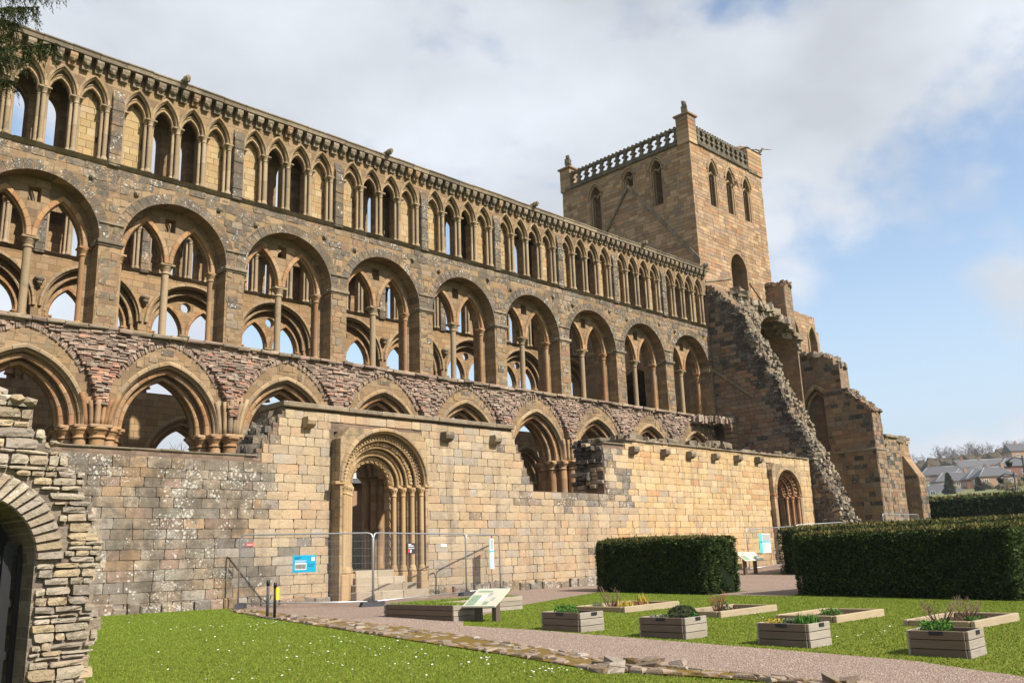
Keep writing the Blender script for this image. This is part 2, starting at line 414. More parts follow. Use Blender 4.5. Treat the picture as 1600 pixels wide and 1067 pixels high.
def stone(name, pal, per='island', crust=.35, crustcol=(.10, .085, .07), lichen=0.0, lscale=9.0, moss=0.0, bump=.6, mortar=(.30, .26, .21), tone=.3, streak=.25, brick=(.5, .24), rough=.92, pits=.5, warm=0.0, warmcol=(.40, .20, .10), dim=1.0):
    D = lambda c: (c[0]*.74*dim, c[1]*.72*dim, c[2]*.70*dim)
    pal = [D(c) for c in pal]; mortar = D(mortar); warmcol = D(warmcol); crustcol = tuple(c*.8 for c in crustcol)
    t = NT(name, rough=rough, spec=.15)
    if per == 'island':
        f = island(t); col = t.ramp(f, pal)
        f2 = t.math('FRACT', t.math('MULTIPLY', f, 17.3)); val = t.rng(f2, 0, 1, 1-tone, 1+tone, False)
    else:
        g = t.n('ShaderNodeSeparateXYZ'); t.l(t.pos(), g.inputs[0]); c = t.n('ShaderNodeCombineXYZ')
        t.l(t.math('ADD', g.outputs[0], t.math('MULTIPLY', g.outputs[1], 0.93)), c.inputs[0]); t.l(g.outputs[2], c.inputs[1])
        wv = t.n('ShaderNodeVectorMath', operation='ADD'); t.l(c.outputs[0], wv.inputs[0])
        nz = t.n('ShaderNodeTexNoise'); nz.inputs['Scale'].default_value = 2.5; t.l(t.pos(), nz.inputs['Vector'])
        sc_ = t.n('ShaderNodeVectorMath', operation='SCALE'); sc_.inputs['Scale'].default_value = .05; t.l(nz.outputs[1], sc_.inputs[0]); t.l(sc_.outputs[0], wv.inputs[1])
        b = t.n('ShaderNodeTexBrick'); b.inputs['Scale'].default_value = 1; b.inputs['Mortar Size'].default_value = .012; b.inputs['Mortar Smooth'].default_value = .3; b.inputs['Bias'].default_value = 0
        b.inputs['Brick Width'].default_value = brick[0]; b.inputs['Row Height'].default_value = brick[1]; b.inputs['Color1'].default_value = (0, 0, 0, 1); b.inputs['Color2'].default_value = (1, 1, 1, 1); b.inputs['Mortar'].default_value = (.5, .5, .5, 1)
        b.squash = 1.3; b.squash_frequency = 3; t.l(wv.outputs[0], b.inputs['Vector'])
        f = t.n('ShaderNodeSeparateColor'); t.l(b.outputs[0], f.inputs[0]); f = f.outputs[0]
        col = t.ramp(f, pal, const=False); f2 = t.math('FRACT', t.math('MULTIPLY', f, 7.3)); val = t.rng(f2, 0, 1, 1-tone, 1+tone, False)
        fac = b.outputs[1]; col = t.mix(fac, col, mortar)
    v = t.n('ShaderNodeCombineColor')
    for i in range(3): t.l(val, v.inputs[i])
    col = t.mix(1.0, col, v.outputs[0], 'MULTIPLY')
    grain = t.noise(34, 5, .7); col = t.mix(.55, col, t.ramp(grain, [(.45, .44, .43), (1, 1, 1), (1.35, 1.32, 1.25)], False), 'MULTIPLY')
    col = t.mix(.8, col, t.ramp(t.noise(10, 6, .72), [(.55, .53, .5), (.95, .95, .95), (1.05, 1.04, 1.02), (1.3, 1.28, 1.22)], False), 'MULTIPLY')
    big = t.noise(1.3, 5, .6); mid = t.noise(5.5, 5, .65)
    if warm: col = t.mix(t.math('MULTIPLY', t.rng(t.noise(.8, 4, .6), .5, .68), warm), col, warmcol)
    if streak:
        st = t.noise(1.0, 4, .6, t.pos((2.6, 2.6, .28))); col = t.mix(t.math('MULTIPLY', t.rng(st, .48, .72), streak), col, (crustcol[0]*1.2, crustcol[1]*1.15, crustcol[2]*1.1))
    if crust:
        k = t.math('ADD', t.math('MULTIPLY', big, .55), t.math('MULTIPLY', mid, .45))
        col = t.mix(t.math('MULTIPLY', t.rng(k, .60-.28*crust, .72-.2*crust), min(.95, .35+crust*.6)), col, crustcol)
    if moss:
        col = t.mix(t.math('MULTIPLY', t.rng(t.noise(3.1, 5, .6), .50, .66), moss), col, (.13, .085, .022))
    if lichen:
        d1 = t.voro(lscale); r1 = t.rng(t.noise(1.7, 3, .6), .40, .66, .02, .30*lichen+.10)
        s1 = t.math('LESS_THAN', t.math('ADD', d1, t.math('MULTIPLY', mid, .15)), t.math('ADD', r1, .03))
        d2 = t.noise(lscale*2.1, 4, .7); s2 = t.math('MULTIPLY', t.rng(d2, .70-.13*lichen, .74-.12*lichen), t.rng(t.noise(.85, 4, .6), .44, .60, .06, 1.0))
        lf = t.math('MULTIPLY', t.math('MAXIMUM', t.math('MULTIPLY', s1, .8), s2), t.rng(t.noise(26, 2), .3, .5, .35, .95))
        col = t.mix(lf, col, (.47, .455, .41))
    hb = t.math('ADD', t.math('MULTIPLY', t.noise(9, 5, .65), 1.0), t.math('MULTIPLY', t.noise(48, 4, .7), .35))
    if pits: hb = t.math('SUBTRACT', hb, t.math('MULTIPLY', t.rng(t.noise(19, 3, .6), .58, .7), pits*.6))
    nrm = t.bump(hb, bump, .03)
    if per != 'island': nrm = t.bump(t.math('SUBTRACT', 1.0, fac), .6, .02, nrm)
    return t.done(col, nrm)
def plain(name, col, rough=.6, spec=.4, metal=0.0, var=.12, vs=20, bump=0.0):
    t = NT(name, rough=rough, spec=spec); t.b.inputs['Metallic'].default_value = metal
    k = t.noise(vs, 4, .6); c = t.mix(1.0, col, t.ramp(k, [(1-var*2,)*3, (1, 1, 1), (1+var,)*3], False), 'MULTIPLY')
    return t.done(c, t.bump(k, bump, .01) if bump else None)

BEIGE = [(.40, .315, .215), (.38, .30, .20), (.42, .335, .225), (.37, .30, .215), (.41, .31, .20), (.36, .30, .225), (.42, .34, .24), (.40, .29, .19), (.34, .30, .245), (.43, .35, .235)]
_B = [(.42, .31, .19), (.36, .27, .17), (.46, .34, .20), (.34, .27, .19), (.40, .28, .15), (.31, .25, .19), (.44, .33, .22), (.38, .24, .14), (.30, .27, .23), (.47, .36, .20)]
WARM = [(.50, .37, .205), (.48, .345, .185), (.52, .395, .23), (.47, .345, .20), (.49, .355, .19), (.46, .29, .16), (.51, .39, .245), (.43, .33, .21), (.50, .365, .195), (.48, .365, .23)]
_W = [(.52, .37, .19), (.48, .33, .16), (.55, .41, .23), (.46, .33, .19), (.50, .35, .17), (.44, .25, .13), (.53, .40, .25), (.40, .31, .20), (.52, .37, .18), (.47, .36, .23)]
GREYB = [(.27, .23, .18), (.24, .21, .17), (.30, .25, .19), (.25, .20, .15), (.31, .22, .14), (.22, .20, .18), (.28, .24, .20), (.26, .19, .15), (.33, .30, .26), (.24, .22, .18)]
NAVE = [(.38, .29, .18), (.33, .26, .17), (.42, .31, .19), (.36, .26, .15), (.30, .25, .18), (.40, .28, .17), (.34, .28, .21), (.36, .23, .15)]
TOWER = [(0.381, 0.262, 0.158), (0.329, 0.232, 0.148), (0.412, 0.292, 0.177), (0.309, 0.202, 0.119), (0.351, 0.252, 0.168), (0.289, 0.212, 0.158), (0.371, 0.222, 0.128), (0.402, 0.292, 0.187)]
ORANGE = [(.44, .27, .14), (.40, .25, .13), (.46, .30, .17), (.38, .21, .11), (.42, .29, .18), (.36, .23, .14)]
RED = [(0.383, 0.215, 0.155), (0.336, 0.178, 0.129), (0.417, 0.254, 0.181), (0.301, 0.19, 0.155), (0.394, 0.279, 0.219), (0.278, 0.215, 0.181), (0.441, 0.266, 0.181), (0.348, 0.279, 0.233)]
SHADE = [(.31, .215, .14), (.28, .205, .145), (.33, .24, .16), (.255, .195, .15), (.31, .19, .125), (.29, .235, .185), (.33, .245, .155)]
m_garth_dark = stone('grey_lichened_ashlar', GREYB, dim=1.12, crust=.6, crustcol=(.10, .085, .065), lichen=1.1, lscale=9, tone=.22, streak=.5, warm=.5, warmcol=(.36, .25, .14))
m_garth = stone('beige_ashlar', BEIGE, dim=1.24, crust=.24, crustcol=(.20, .165, .125), lichen=.45, lscale=10, tone=.10, streak=.6, warm=.3, warmcol=(.46, .30, .17), bump=.8)
m_garth_warm = stone('golden_ashlar', WARM, crust=.06, lichen=.06, tone=.09, streak=.42, bump=.9, warm=.35, warmcol=(.52, .32, .16), dim=1.22)
m_nave = stone('nave_block', NAVE, crust=.34, crustcol=(.15, .125, .095), lichen=.4, lscale=10, tone=.2, streak=.25, warm=.5, warmcol=(.46, .27, .14), dim=.86)
m_nave_lichen = stone('lichened_nave_block', NAVE, crust=.85, crustcol=(.105, .092, .075), lichen=.95, lscale=9, tone=.22, streak=.35, warm=.3, warmcol=(.40, .22, .12), dim=.86)
m_nave_core = stone('nave_core', [(.30, .21, .13), (.38, .27, .16), (.34, .23, .13), (.42, .30, .18), (.33, .24, .15)], per='brick', crust=.18, lichen=.1, brick=(.46, .26), tone=.2, mortar=(.22, .17, .11), streak=.3, dim=.86)
m_inner = stone('inner_core', pal=[(.34, .22, .12), (.42, .29, .16), (.38, .25, .13), (.45, .32, .19), (.36, .25, .15)], per='brick', crust=.12, lichen=.12, brick=(.5, .28), tone=.2, mortar=(.22, .16, .10), streak=.3, dim=.92)
m_mould = stone('moulding', [(.42, .31, .19), (.38, .28, .17), (.45, .34, .21), (.40, .28, .16), (.35, .27, .18)], crust=.2, lichen=.15, lscale=12, tone=.14, streak=.15, bump=.4)
m_orange = stone('orange_moulding', ORANGE, crust=.08, lichen=.04, tone=.14, streak=.1, bump=.4)
m_shaft = stone('shaft', [(.40, .31, .20), (.36, .28, .18), (.42, .33, .22), (.34, .27, .18)], crust=.22, lichen=.12, tone=.12, streak=.25, bump=.4)
m_dark = stone('weathered', [(.30, .25, .185), (.26, .22, .165), (.34, .28, .20), (.28, .23, .17)], crust=.5, crustcol=(.13, .11, .085), lichen=.5, lscale=10, tone=.25, streak=.4, moss=.15)
m_panel = stone('blind_panel', dim=1.08, pal=[(.45, .34, .18), (.42, .31, .16), (.47, .37, .22), (.40, .30, .18), (.44, .30, .16)], crust=.06, lichen=.04, tone=.1, streak=.1, bump=.35)
m_red = stone('red_rubble', RED, dim=1.12, crust=.12, crustcol=(.14, .11, .09), lichen=.12, tone=.3, streak=.12, bump=.9)
m_redgrey = stone('grey_red_rubble', dim=1.18, pal=[(.34, .25, .20), (.30, .22, .18), (.37, .28, .22), (.28, .21, .17), (.32, .27, .22)], crust=.3, crustcol=(.12, .10, .085), lichen=.35, lscale=12, tone=.3, streak=.15, bump=.9)
m_mortar = stone('rubble_core', [(.20, .15, .11), (.24, .17, .13), (.22, .16, .12)], per='brick', crust=.3, lichen=.1, brick=(.3, .1), mortar=(.22, .17, .13))
m_tower = stone('tower_block', TOWER, dim=1.15, crust=.12, lichen=.04, tone=.2, streak=.25, bump=.5)
m_tower_core = stone('tower_core', TOWER[:5], per='brick', crust=.1, lichen=.03, brick=(.5, .26), tone=.15, mortar=(.27, .21, .15))
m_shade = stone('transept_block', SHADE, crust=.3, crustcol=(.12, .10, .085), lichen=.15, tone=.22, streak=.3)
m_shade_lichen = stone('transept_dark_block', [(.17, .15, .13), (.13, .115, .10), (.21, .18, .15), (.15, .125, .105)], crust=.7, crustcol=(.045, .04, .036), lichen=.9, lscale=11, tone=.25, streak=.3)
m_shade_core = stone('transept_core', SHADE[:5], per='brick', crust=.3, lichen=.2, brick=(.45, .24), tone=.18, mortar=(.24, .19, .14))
m_core_lit = stone('broken_core', [(.34, .29, .22), (.29, .245, .185), (.38, .33, .26), (.26, .215, .16), (.33, .26, .18)], crust=.42, crustcol=(.13, .11, .09), lichen=.6, lscale=12, tone=.25, streak=.1, bump=1.0)
m_portal_red = stone('red_doorway', pal=[(.42, .24, .14), (.38, .21, .12), (.45, .28, .17), (.35, .18, .10)], crust=.12, lichen=.04, tone=.14, streak=.15, bump=.5, dim=1.1)
m_parapet = stone('parapet_stone', [(.20, .175, .13), (.17, .15, .11), (.22, .19, .14)], crust=.6, crustcol=(.07, .065, .05), lichen=.35, tone=.2, moss=.3)
m_portal_core = stone('doorway_ashlar', dim=1.1, pal= [(.40, .30, .18), (.36, .275, .17), (.43, .325, .20), (.38, .27, .155)], per='brick', crust=.42, lichen=.4, brick=(.55, .27), tone=.14, mortar=(.27, .21, .14), streak=.45)
m_rubble = stone('field_rubble', dim=1.2, pal=[(.40, .35, .27), (.36, .31, .24), (.43, .38, .30), (.33, .27, .20), (.38, .33, .27), (.41, .33, .22), (.31, .27, .23)], crust=.3, crustcol=(.16, .135, .105), lichen=.5, lscale=13, tone=.2, streak=.2, bump=1.0, moss=.12)
m_rubble_mortar = stone('lime_mortar', [(.26, .22, .18), (.29, .24, .19), (.24, .20, .17)], per='brick', crust=.25, lichen=.2, brick=(.33, .13), mortar=(.28, .235, .19), bump=1.0)
m_portal = stone('carved_doorway', dim=1.12, pal=[(.44, .31, .17), (.40, .28, .15), (.46, .34, .20), (.42, .29, .16)], crust=.12, lichen=.03, tone=.1, streak=.2, bump=.3)
m_step = stone('worn_step', dim=1.1, pal=[(.42, .36, .27), (.38, .32, .24), (.45, .39, .30)], crust=.15, lichen=.15, tone=.12, streak=.05)
m_kerb = stone('mossy_kerb', [(.34, .27, .21), (.28, .22, .17), (.38, .33, .28), (.25, .20, .16), (.33, .25, .20)], crust=.3, lichen=.3, tone=.25, moss=.85, streak=0, bump=.9)

# ------------------------------------------------------------------ the nave: two arcaded walls of nine bays
W = 4.4; BAYS = range(-1, 8); MID = 2.2
CL = [.08, 1.06, 2.04, 3.02, 4.0]                       # clerestory shafts within a bay
CC = [(a+b)/2 for a, b in zip(CL[:-1], CL[1:])]
south = wroot('nave_wall', (15.4, .8, -1.0), 'roofless nave wall with three tiers of arches and a corbelled top', 'abbey wall')
north = wroot('far_nave_wall', (15.4, 10.6, -1.0), 'inner face of the far nave wall seen through the near arches', 'abbey wall')
L0 = southface(0)
def arcade_plates(mb):
    for d0, d1, a, h in ((0, .25, 1.76, 2.18), (.25, .5, 1.52, 1.98), (.5, 1.1, 1.28, 1.80), (1.1, 1.35, 1.52, 1.98), (1.35, 1.6, 1.76, 2.18)):
        strips(mb, L0, 0, W, 4.37, 7.58, d0, d1, [op_arch(MID, a, 4.37, h, 4.37)], n=22)
def clerestory_plates(mb):
    top = 16.5
    strips(mb, L0, 0, W, 15.1, top, 0, .18, [op_arch(c, .43, 15.1, .86, 15.1) for c in CC], n=10)
    strips(mb, L0, 0, W, 15.1, top, .18, .42, [op_arch(c, .34, 15.1, .56, 15.1) for c in CC], n=10)
    mb.box(0, W, 0, 1.6, 13.0, 13.14)
    for k, u in enumerate(CL):
        if k in (0, 4): continue
        mb.box(u-.11, u+.11, .2, .6, 13.14, 15.1)
    mb.box(0, CL[0]+.11, .2, .6, 13.14, 15.1); mb.box(CL[4]-.11, W, .2, .6, 13.14, 15.1)
    mb.box(0, CC[0]+.3, .42, .6, 15.1, 16.05); mb.box(CC[3]-.3, W, .42, .6, 15.1, 16.05)
    strips(mb, L0, 0, W, 13.14, top, 1.15, 1.6, [op_arch(c, .36, 14.95, .62, 13.4) for c in (CC[1], CC[2])], n=10)
    mb.box(0, W, .42, 1.15, 16.05, top)
# --- shared meshes, one bay long, bay starting at X = 0
mb = MB(); arcade_plates(mb); me_arcade_wall = mb.mesh('arcade_wall', m_nave_core)
mb = MB(); arcade_plates(mb); me_arcade_wall_n = mb.mesh('arcade_wall', m_inner)
mb = MB()
strips(mb, L0, 0, W, 7.58, 13.0, 0, .6, [op_arch(MID, 1.84, 10.4, 1.84, 7.58)], n=26)
strips(mb, L0, 0, W, 10.26, 13.0, .6, 1.0, [op_arch(MID-.85, .69, 10.26, 1.34, 10.26), op_arch(MID+.85, .69, 10.26, 1.34, 10.26), op_rect(MID-.19, MID+.19, 11.42, 11.9)], n=14)
mb.box(0, MID-1.66, .6, 1.0, 7.58, 10.26); mb.box(MID+1.66, W, .6, 1.0, 7.58, 10.26)
strips(mb, L0, 0, W, 7.58, 13.0, 1.0, 1.6, [op_arch(MID, 1.95, 10.3, 2.2, 7.58)], n=22)
me_tri_wall = mb.mesh('triforium_wall', m_nave_core)
mb = MB(); clerestory_plates(mb); me_cl_wall = mb.mesh('clerestory_wall', m_nave_core)
mb = MB(); clerestory_plates(mb); me_cl_wall_n = mb.mesh('clerestory_wall', m_inner)
mb = MB()                                               # inner elevation of the far wall
strips(mb, L0, 0, W, 7.58, 13.0, 0, .28, [op_arch(MID, 2.0, 10.72, 2.0, 7.58)], n=24)
strips(mb, L0, 0, W, 7.58, 13.0, .28, .56, [op_arch(MID, 1.78, 10.62, 1.85, 7.58)], n=24)
strips(mb, L0, 0, W, 10.55, 13.0, .56, .9, [op_arch(MID-.86, .70, 10.55, 1.2, 10.55), op_arch(MID+.86, .70, 10.55, 1.2, 10.55), op_circle(MID, 11.88, .24)], n=14)
mb.box(0, MID-1.6, .56, .9, 7.58, 10.55); mb.box(MID+1.6, W, .56, .9, 7.58, 10.55)
me_tri_wall_n = mb.mesh('triforium_wall', m_inner)
# arch mouldings
mb = MB(); ring(mb, L0, MID, 10.4, 1.84, 1.84, [(0, -.012), (.34, -.02), (.34, .1), (0, .1)], 11, .01, 2)
me_tri_arch = mb.mesh('triforium_arch', m_nave_lichen)
mb = MB()
for s_ in (-1, 1):
    ring(mb, L0, MID+s_*.85, 10.26, .69, 1.34, [(0, .57), (.02, .54), (.15, .54), (.17, .57), (.17, .66), (0, .66)], 6, .006, 2)
    ring(mb, L0, MID+s_*.85, 10.26, .69, 1.34, roll(.0, .68, .045), 6, .004, 2)
me_sub_arch = mb.mesh('paired_arches', m_orange)
mb = MB()
ring(mb, L0, MID, 4.37, 1.76, 2.18, [(-.02, .03), (.02, -.05), (.10, -.06), (.15, -.01), (.15, .08), (0, .08)], 8, .006, 3)
ring(mb, L0, MID, 4.37, 1.76, 2.18, roll(-.02, .11, .055), 8, .006, 3)
me_arc1 = mb.mesh('arch_moulding', m_mould)
mb = MB()
ring(mb, L0, MID, 4.37, 1.52, 1.98, roll(.02, .29, .085, 8), 8, .006, 3)
ring(mb, L0, MID, 4.37, 1.52, 1.98, roll(.15, .245, .04), 8, .006, 3)
ring(mb, L0, MID, 4.37, 1.28, 1.80, roll(.03, .53, .08, 8), 8, .006, 3)
ring(mb, L0, MID, 4.37, 1.28, 1.80, roll(.0, .8, .07, 8), 8, .006, 3)
me_arc2 = mb.mesh('arch_order', m_orange)
mb = MB()
ring(mb, L0, 0, 15.1, .43, .86, [(.005, .0), (.02, -.06), (.07, -.075), (.10, -.04), (.10, .04), (.005, .04)], 5, .004, 2)
ring(mb, L0, 0, 15.1, .43, .86, roll(.0, .05, .045), 5, .004, 2)
ring(mb, L0, 0, 15.1, .34, .56, roll(.02, .20, .055), 4, .004, 2)
ring(mb, L0, 0, 15.1, .34, .56, roll(.10, .17, .03), 4, .004, 2)
me_cl_arch = mb.mesh('clerestory_arch', m_mould)
def shaft(mb, x, y, r, z0, z1, n=8, drum=.5, mi=0):
    k = max(1, int((z1-z0)/drum))
    for i in range(k):
        a, b = z0+(z1-z0)*i/k, z0+(z1-z0)*(i+1)/k; mb.tube((x, y, a), (x, y, b-.004), r, r*(.99+.02*rng.random()), n, mi)
def capital(mb, x, y, r, z0, z1, n=10, mi=0):
    h = z1-z0; mb.lathe(x, y, [(r*1.02, z0), (r*1.25, z0+.04*h), (r*1.25, z0+.12*h), (r*1.02, z0+.17*h), (r*1.12, z0+.4*h), (r*1.5, z0+.66*h), (r*1.52, z0+.70*h), (r*1.68, z0+.74*h), (r*1.72, z0+.92*h), (r*1.6, z1)], n, mi)
def base(mb, x, y, r, z0, h, n=10, mi=0):
    mb.lathe(x, y, [(r*1.7, z0), (r*1.7, z0+h*.35), (r*1.35, z0+h*.5), (r*1.45, z0+h*.7), (r*1.02, z0+h)], n, mi)
mb = MB()                                               # clerestory shafts, three together
for dx, y, r in ((0, .06, .075), (-.115, .18, .06), (.115, .18, .06)):
    base(mb, dx, y, r, 13.14, .16, 8); shaft(mb, dx, y, r, 13.3, 14.86, 8, .52); capital(mb, dx, y, r, 14.86, 15.1, 8)
mb.bbox(-.2, .2, -.06, .3, 15.04, 15.11, .02)
me_cl_shaft = mb.mesh('shaft_cluster', m_shaft)
mb = MB(); base(mb, 0, 0, .125, 7.58, .2); shaft(mb, 0, 0, .125, 7.78, 9.92, 12, 1.1); capital(mb, 0, 0, .125, 9.92, 10.2, 12); mb.bbox(-.26, .26, -.24, .24, 10.18, 10.27, .025)
me_tri_shaft = mb.mesh('triforium_shaft', m_shaft)
mb = MB(); base(mb, 0, 0, .115, 7.58, .2); shaft(mb, 0, 0, .115, 7.78, 9.95, 10, .6); capital(mb, 0, 0, .115, 9.95, 10.2, 10); mb.bbox(-.2, .2, -.2, .2, 10.17, 10.26, .02)
me_tri_resp = mb.mesh('respond_shaft', m_orange)
def pier_mesh(m, slim=False):
    mb = MB()
    spots = [(0, .28, .19), (-.28, .42, .16), (.28, .42, .16), (-.4, .8, .17), (.4, .8, .17), (-.28, 1.18, .16), (.28, 1.18, .16), (0, 1.32, .19)] if slim else [(0, -.12, .22), (-.42, .12, .19), (.42, .12, .19), (-.68, .55, .2), (.68, .55, .2), (-.68, 1.05, .2), (.68, 1.05, .2), (-.42, 1.48, .19), (.42, 1.48, .19), (0, 1.72, .22)]
    for x, y, r in spots: shaft(mb, x, y, r, -1.0, 3.96, 12, .42); capital(mb, x, y, r, 3.96, 4.30, 12); mb.bbox(x-r*1.55, x+r*1.55, y-r*1.55, y+r*1.55, 4.26+.01*abs(x), 4.38, .03)
    mb.lathe(0, .8, [(.44 if slim else .72, -1), (.44 if slim else .72, 4.2), (.6, 4.25), (.72, 4.37)], 12)
    return mb.mesh('clustered_pier', m)
me_pier = pier_mesh(m_orange); me_pier_n = pier_mesh(m_orange, True)
mb = MB()                                               # flat buttress between the clerestory bays
z = 13.0
while z < 15.35:
    h = rng.uniform(.3, .62); mb.bbox(-.19, .19, -.13+rng.uniform(-.012, .012), .22, z, min(z+h-.008, 15.42), .015); z += h
mb.hexa([(-.19, -.1, 15.42), (.19, -.1, 15.42), (.19, .05, 15.42), (-.19, .05, 15.42), (-.19, -.02, 15.75), (.19, -.02, 15.75), (.19, .05, 15.75), (-.19, .05, 15.75)])
me_pil = mb.mesh('pilaster', m_nave_lichen)
mb = MB()
ring(mb, L0, MID, 10.72, 2.0, 2.0, [(0, -.02), (.03, -.1), (.12, -.1), (.16, -.02), (.16, .05), (0, .05)], 9, .005, 2)
ring(mb, L0, MID, 10.72, 2.0, 2.0, roll(-.01, .06, .06, 8), 9, .005, 3); ring(mb, L0, MID, 10.62, 1.78, 1.85, roll(.0, .32, .07, 8), 9, .005, 3); ring(mb, L0, MID, 10.62, 1.78, 1.85, roll(.13, .29, .045), 9, .005, 3)
me_tri_arch_n = mb.mesh('triforium_arch', m_mould)
mb = MB()
for s_ in (-1, 1): ring(mb, L0, MID+s_*.86, 10.55, .70, 1.2, [(0, .53), (.02, .50), (.13, .50), (.16, .53), (.16, .62), (0, .62)], 6, .005, 2); ring(mb, L0, MID+s_*.86, 10.55, .70, 1.2, roll(0, .64, .045), 6, .004, 2)
me_sub_arch_n = mb.mesh('paired_arches', m_orange)
mb = MB(); mb.lathe(0, -.12, [(.06, 11.15), (.1, 11.3), (.16, 11.42), (.2, 11.46), (.2, 11.56), (.12, 11.6)], 9); mb.lump((0, -.14, 11.3), .13, rng); me_head = mb.mesh('carved_corbel', m_dark)
# corbels under the cornice, four weathered shapes
me_corb = []
for k in range(4):
    mb = MB(); w_ = .105+.02*rng.random(); t_ = rng.uniform(.10, .2)
    prof = [(.02, 16.5), (-.30, 16.5), (-.31, 16.38), (-.27, 16.28), (-.16, 16.22), (-.14, 16.12-t_*.3), (.02, 16.06)]
    vs = [(-w_, y, z_) for y, z_ in prof] + [(w_, y, z_) for y, z_ in prof]; n_ = len(prof)
    mb.add(vs, [tuple(range(n_)), tuple(range(2*n_-1, n_-1, -1))] + [(i, (i+1) % n_, n_+(i+1) % n_, n_+i) for i in range(n_)])
    mb.lump((rng.uniform(-.03, .03), -.22, 16.27), .1, rng)
    me_corb.append(mb.mesh('corbel', [m_dark, m_dark, m_dark, m_nave][k]))
# cornice stones
me_cor = []
for k in range(4):
    mb = MB(); prof = [(.3, 16.5), (-.34, 16.5), (-.36, 16.62), (-.40, 16.66), (-.40, 16.70), (-.1, 16.80+.02*k), (1.5, 16.82), (1.5, 16.5)]
    vs = [(.006, y, z_) for y, z_ in prof] + [(.874, y+.01*(k-2), z_) for y, z_ in prof]; n_ = len(prof)
    mb.add(vs, [tuple(range(n_)), tuple(range(2*n_-1, n_-1, -1))] + [(i, (i+1) % n_, n_+(i+1) % n_, n_+i) for i in range(n_)])
    me_cor.append(mb.mesh('cornice_stone', m_dark))
mb = MB(); mb.tube((0, .1, 0), (0, -.36, .05), .12, .085, 8); mb.lump((0, -.2, .02), .16, rng, q=(1, 1.5, 1))
me_spout = mb.mesh('water_spout', m_dark)
mb = MB()                                               # string course stones under the clerestory
for k in range(7):
    x0, x1 = k*W/7+.004, (k+1)*W/7-.004; o_ = rng.uniform(-.025, .025)
    mb.hexa([(x0, -.03, 12.98), (x1, -.03, 12.98), (x1, .1, 12.98), (x0, .1, 12.98), (x0, -.17+o_, 13.09), (x1, -.17+o_, 13.09), (x1, .1, 13.18), (x0, .1, 13.18)])
me_string = mb.mesh('string_course', m_dark)
for b in BAYS:
    X = b*W
    for me, nm in ((me_arcade_wall, 'arcade_wall'), (me_tri_wall, 'triforium_wall'), (me_cl_wall, 'clerestory_wall'), (me_tri_arch, 'triforium_arch'), (me_sub_arch, 'paired_arches'), (me_arc1, 'arch_moulding'), (me_arc2, 'arch_order'), (me_string, 'string_course')):
        link(nm, me, south, (X, 0, 0))
    for me, nm in ((me_arcade_wall_n, 'arcade_wall'), (me_tri_wall_n, 'triforium_wall'), (me_cl_wall_n, 'clerestory_wall'), (me_arc1, 'arch_moulding'), (me_arc2, 'arch_order'), (me_string, 'string_course')):
        link(nm, me, north, (X+.9, 10.2, 0))
    link('triforium_arch', me_tri_arch_n, north, (X+.9, 10.2, 0)); link('paired_arches', me_sub_arch_n, north, (X+.9, 10.2, 0)); link('carved_corbel', me_head, north, (X+.9, 10.2, .35))
    for c in CC:
        link('clerestory_arch', me_cl_arch, south, (X+c, 0, 0)); link('clerestory_arch', me_cl_arch, north, (X+c+.9, 10.2, 0))
    for u in CL:
        link('shaft_cluster', me_cl_shaft, south, (X+u, 0, 0)); link('shaft_cluster', me_cl_shaft, north, (X+u+.9, 10.2, 0))
    link('triforium_shaft', me_tri_shaft, south, (X+MID, .8, 0)); link('triforium_shaft', me_tri_shaft, north, (X+MID+.9, 10.93, .28))
    for s_ in (-1, 1):
        link('respond_shaft', me_tri_resp, south, (X+MID+s_*1.64, .72, 0)); link('respond_shaft', me_tri_resp, north, (X+MID+.9+s_*1.62, 10.82, .28))
    link('clustered_pier', me_pier, south, (X, 0, 0)); link('clustered_pier', me_pier_n, north, (X+.9, 10.2, 0))
    link('pilaster', me_pil, south, (X-.1, 0, 0)); link('pilaster', me_pil, north, (X+.8, 10.2, 0))
link('clustered_pier', me_pier, south, (8*W-.2, 0, 0)); link('clustered_pier', me_pier_n, north, (8*W+.2, 10.2, 0))
x = -W; k = 0
while x < 8*W-.2:
    link('corbel', me_corb[rng.randrange(4)], south, (x+.2, 0, rng.uniform(-.02, .02))); x += .42
for k in range(45): link('cornice_stone', me_cor[rng.randrange(4)], south, (-W+k*.88, 0, rng.uniform(-.012, .012)))
for x in (2.0, 10.9, 19.8, 28.6, 34.7): link('water_spout', me_spout, south, (x, -.3, 16.78))
# blind panels between the clerestory shafts
pc = []
for b in BAYS:
    for c in (CC[0], CC[3]):
        M_ = southface(.42)
        pc += clad(M_, b*W+c-.38, b*W+c+.38, 13.14, 15.66, lambda u, z, c0=b*W+c: in_arch(u, z, c0, 15.1, .34, .56, .06), h=(.2, .27), wd=(.25, .5), proud=(0, .01), gap=.008, bev=.006, back=.1)
place(pc, south, 'panel_block', m_panel, limit=200)
# imposts on the triforium piers
mb = MB()
for z0, z1, pr, wd_ in ((10.22, 10.31, .05, .40), (10.29, 10.42, .11, .43)):
    mb.bbox(-wd_, wd_, -pr, .15, z0, z1, .02)
me_imp = mb.mesh('impost', m_dark)
mb = MB(); mb.bbox(.37, .44, .16, .6, 10.24, 10.42, .02); me_imp2 = mb.mesh('impost_return', m_dark)
mb = MB(); mb.bbox(-.39, .39, -.07, .1, 10.96, 11.04, .02); me_off = mb.mesh('pier_ledge', m_dark)
for b in range(0, 9):
    X = b*W if b < 8 else b*W-.1
    link('impost', me_imp, south, (X, 0, 0)); link('pier_ledge', me_off, south, (X, 0, 0)); link('impost_return', me_imp2, south, (X, 0, 0)); link('impost_return', me_imp2, south, (X-.81, 0, 0))

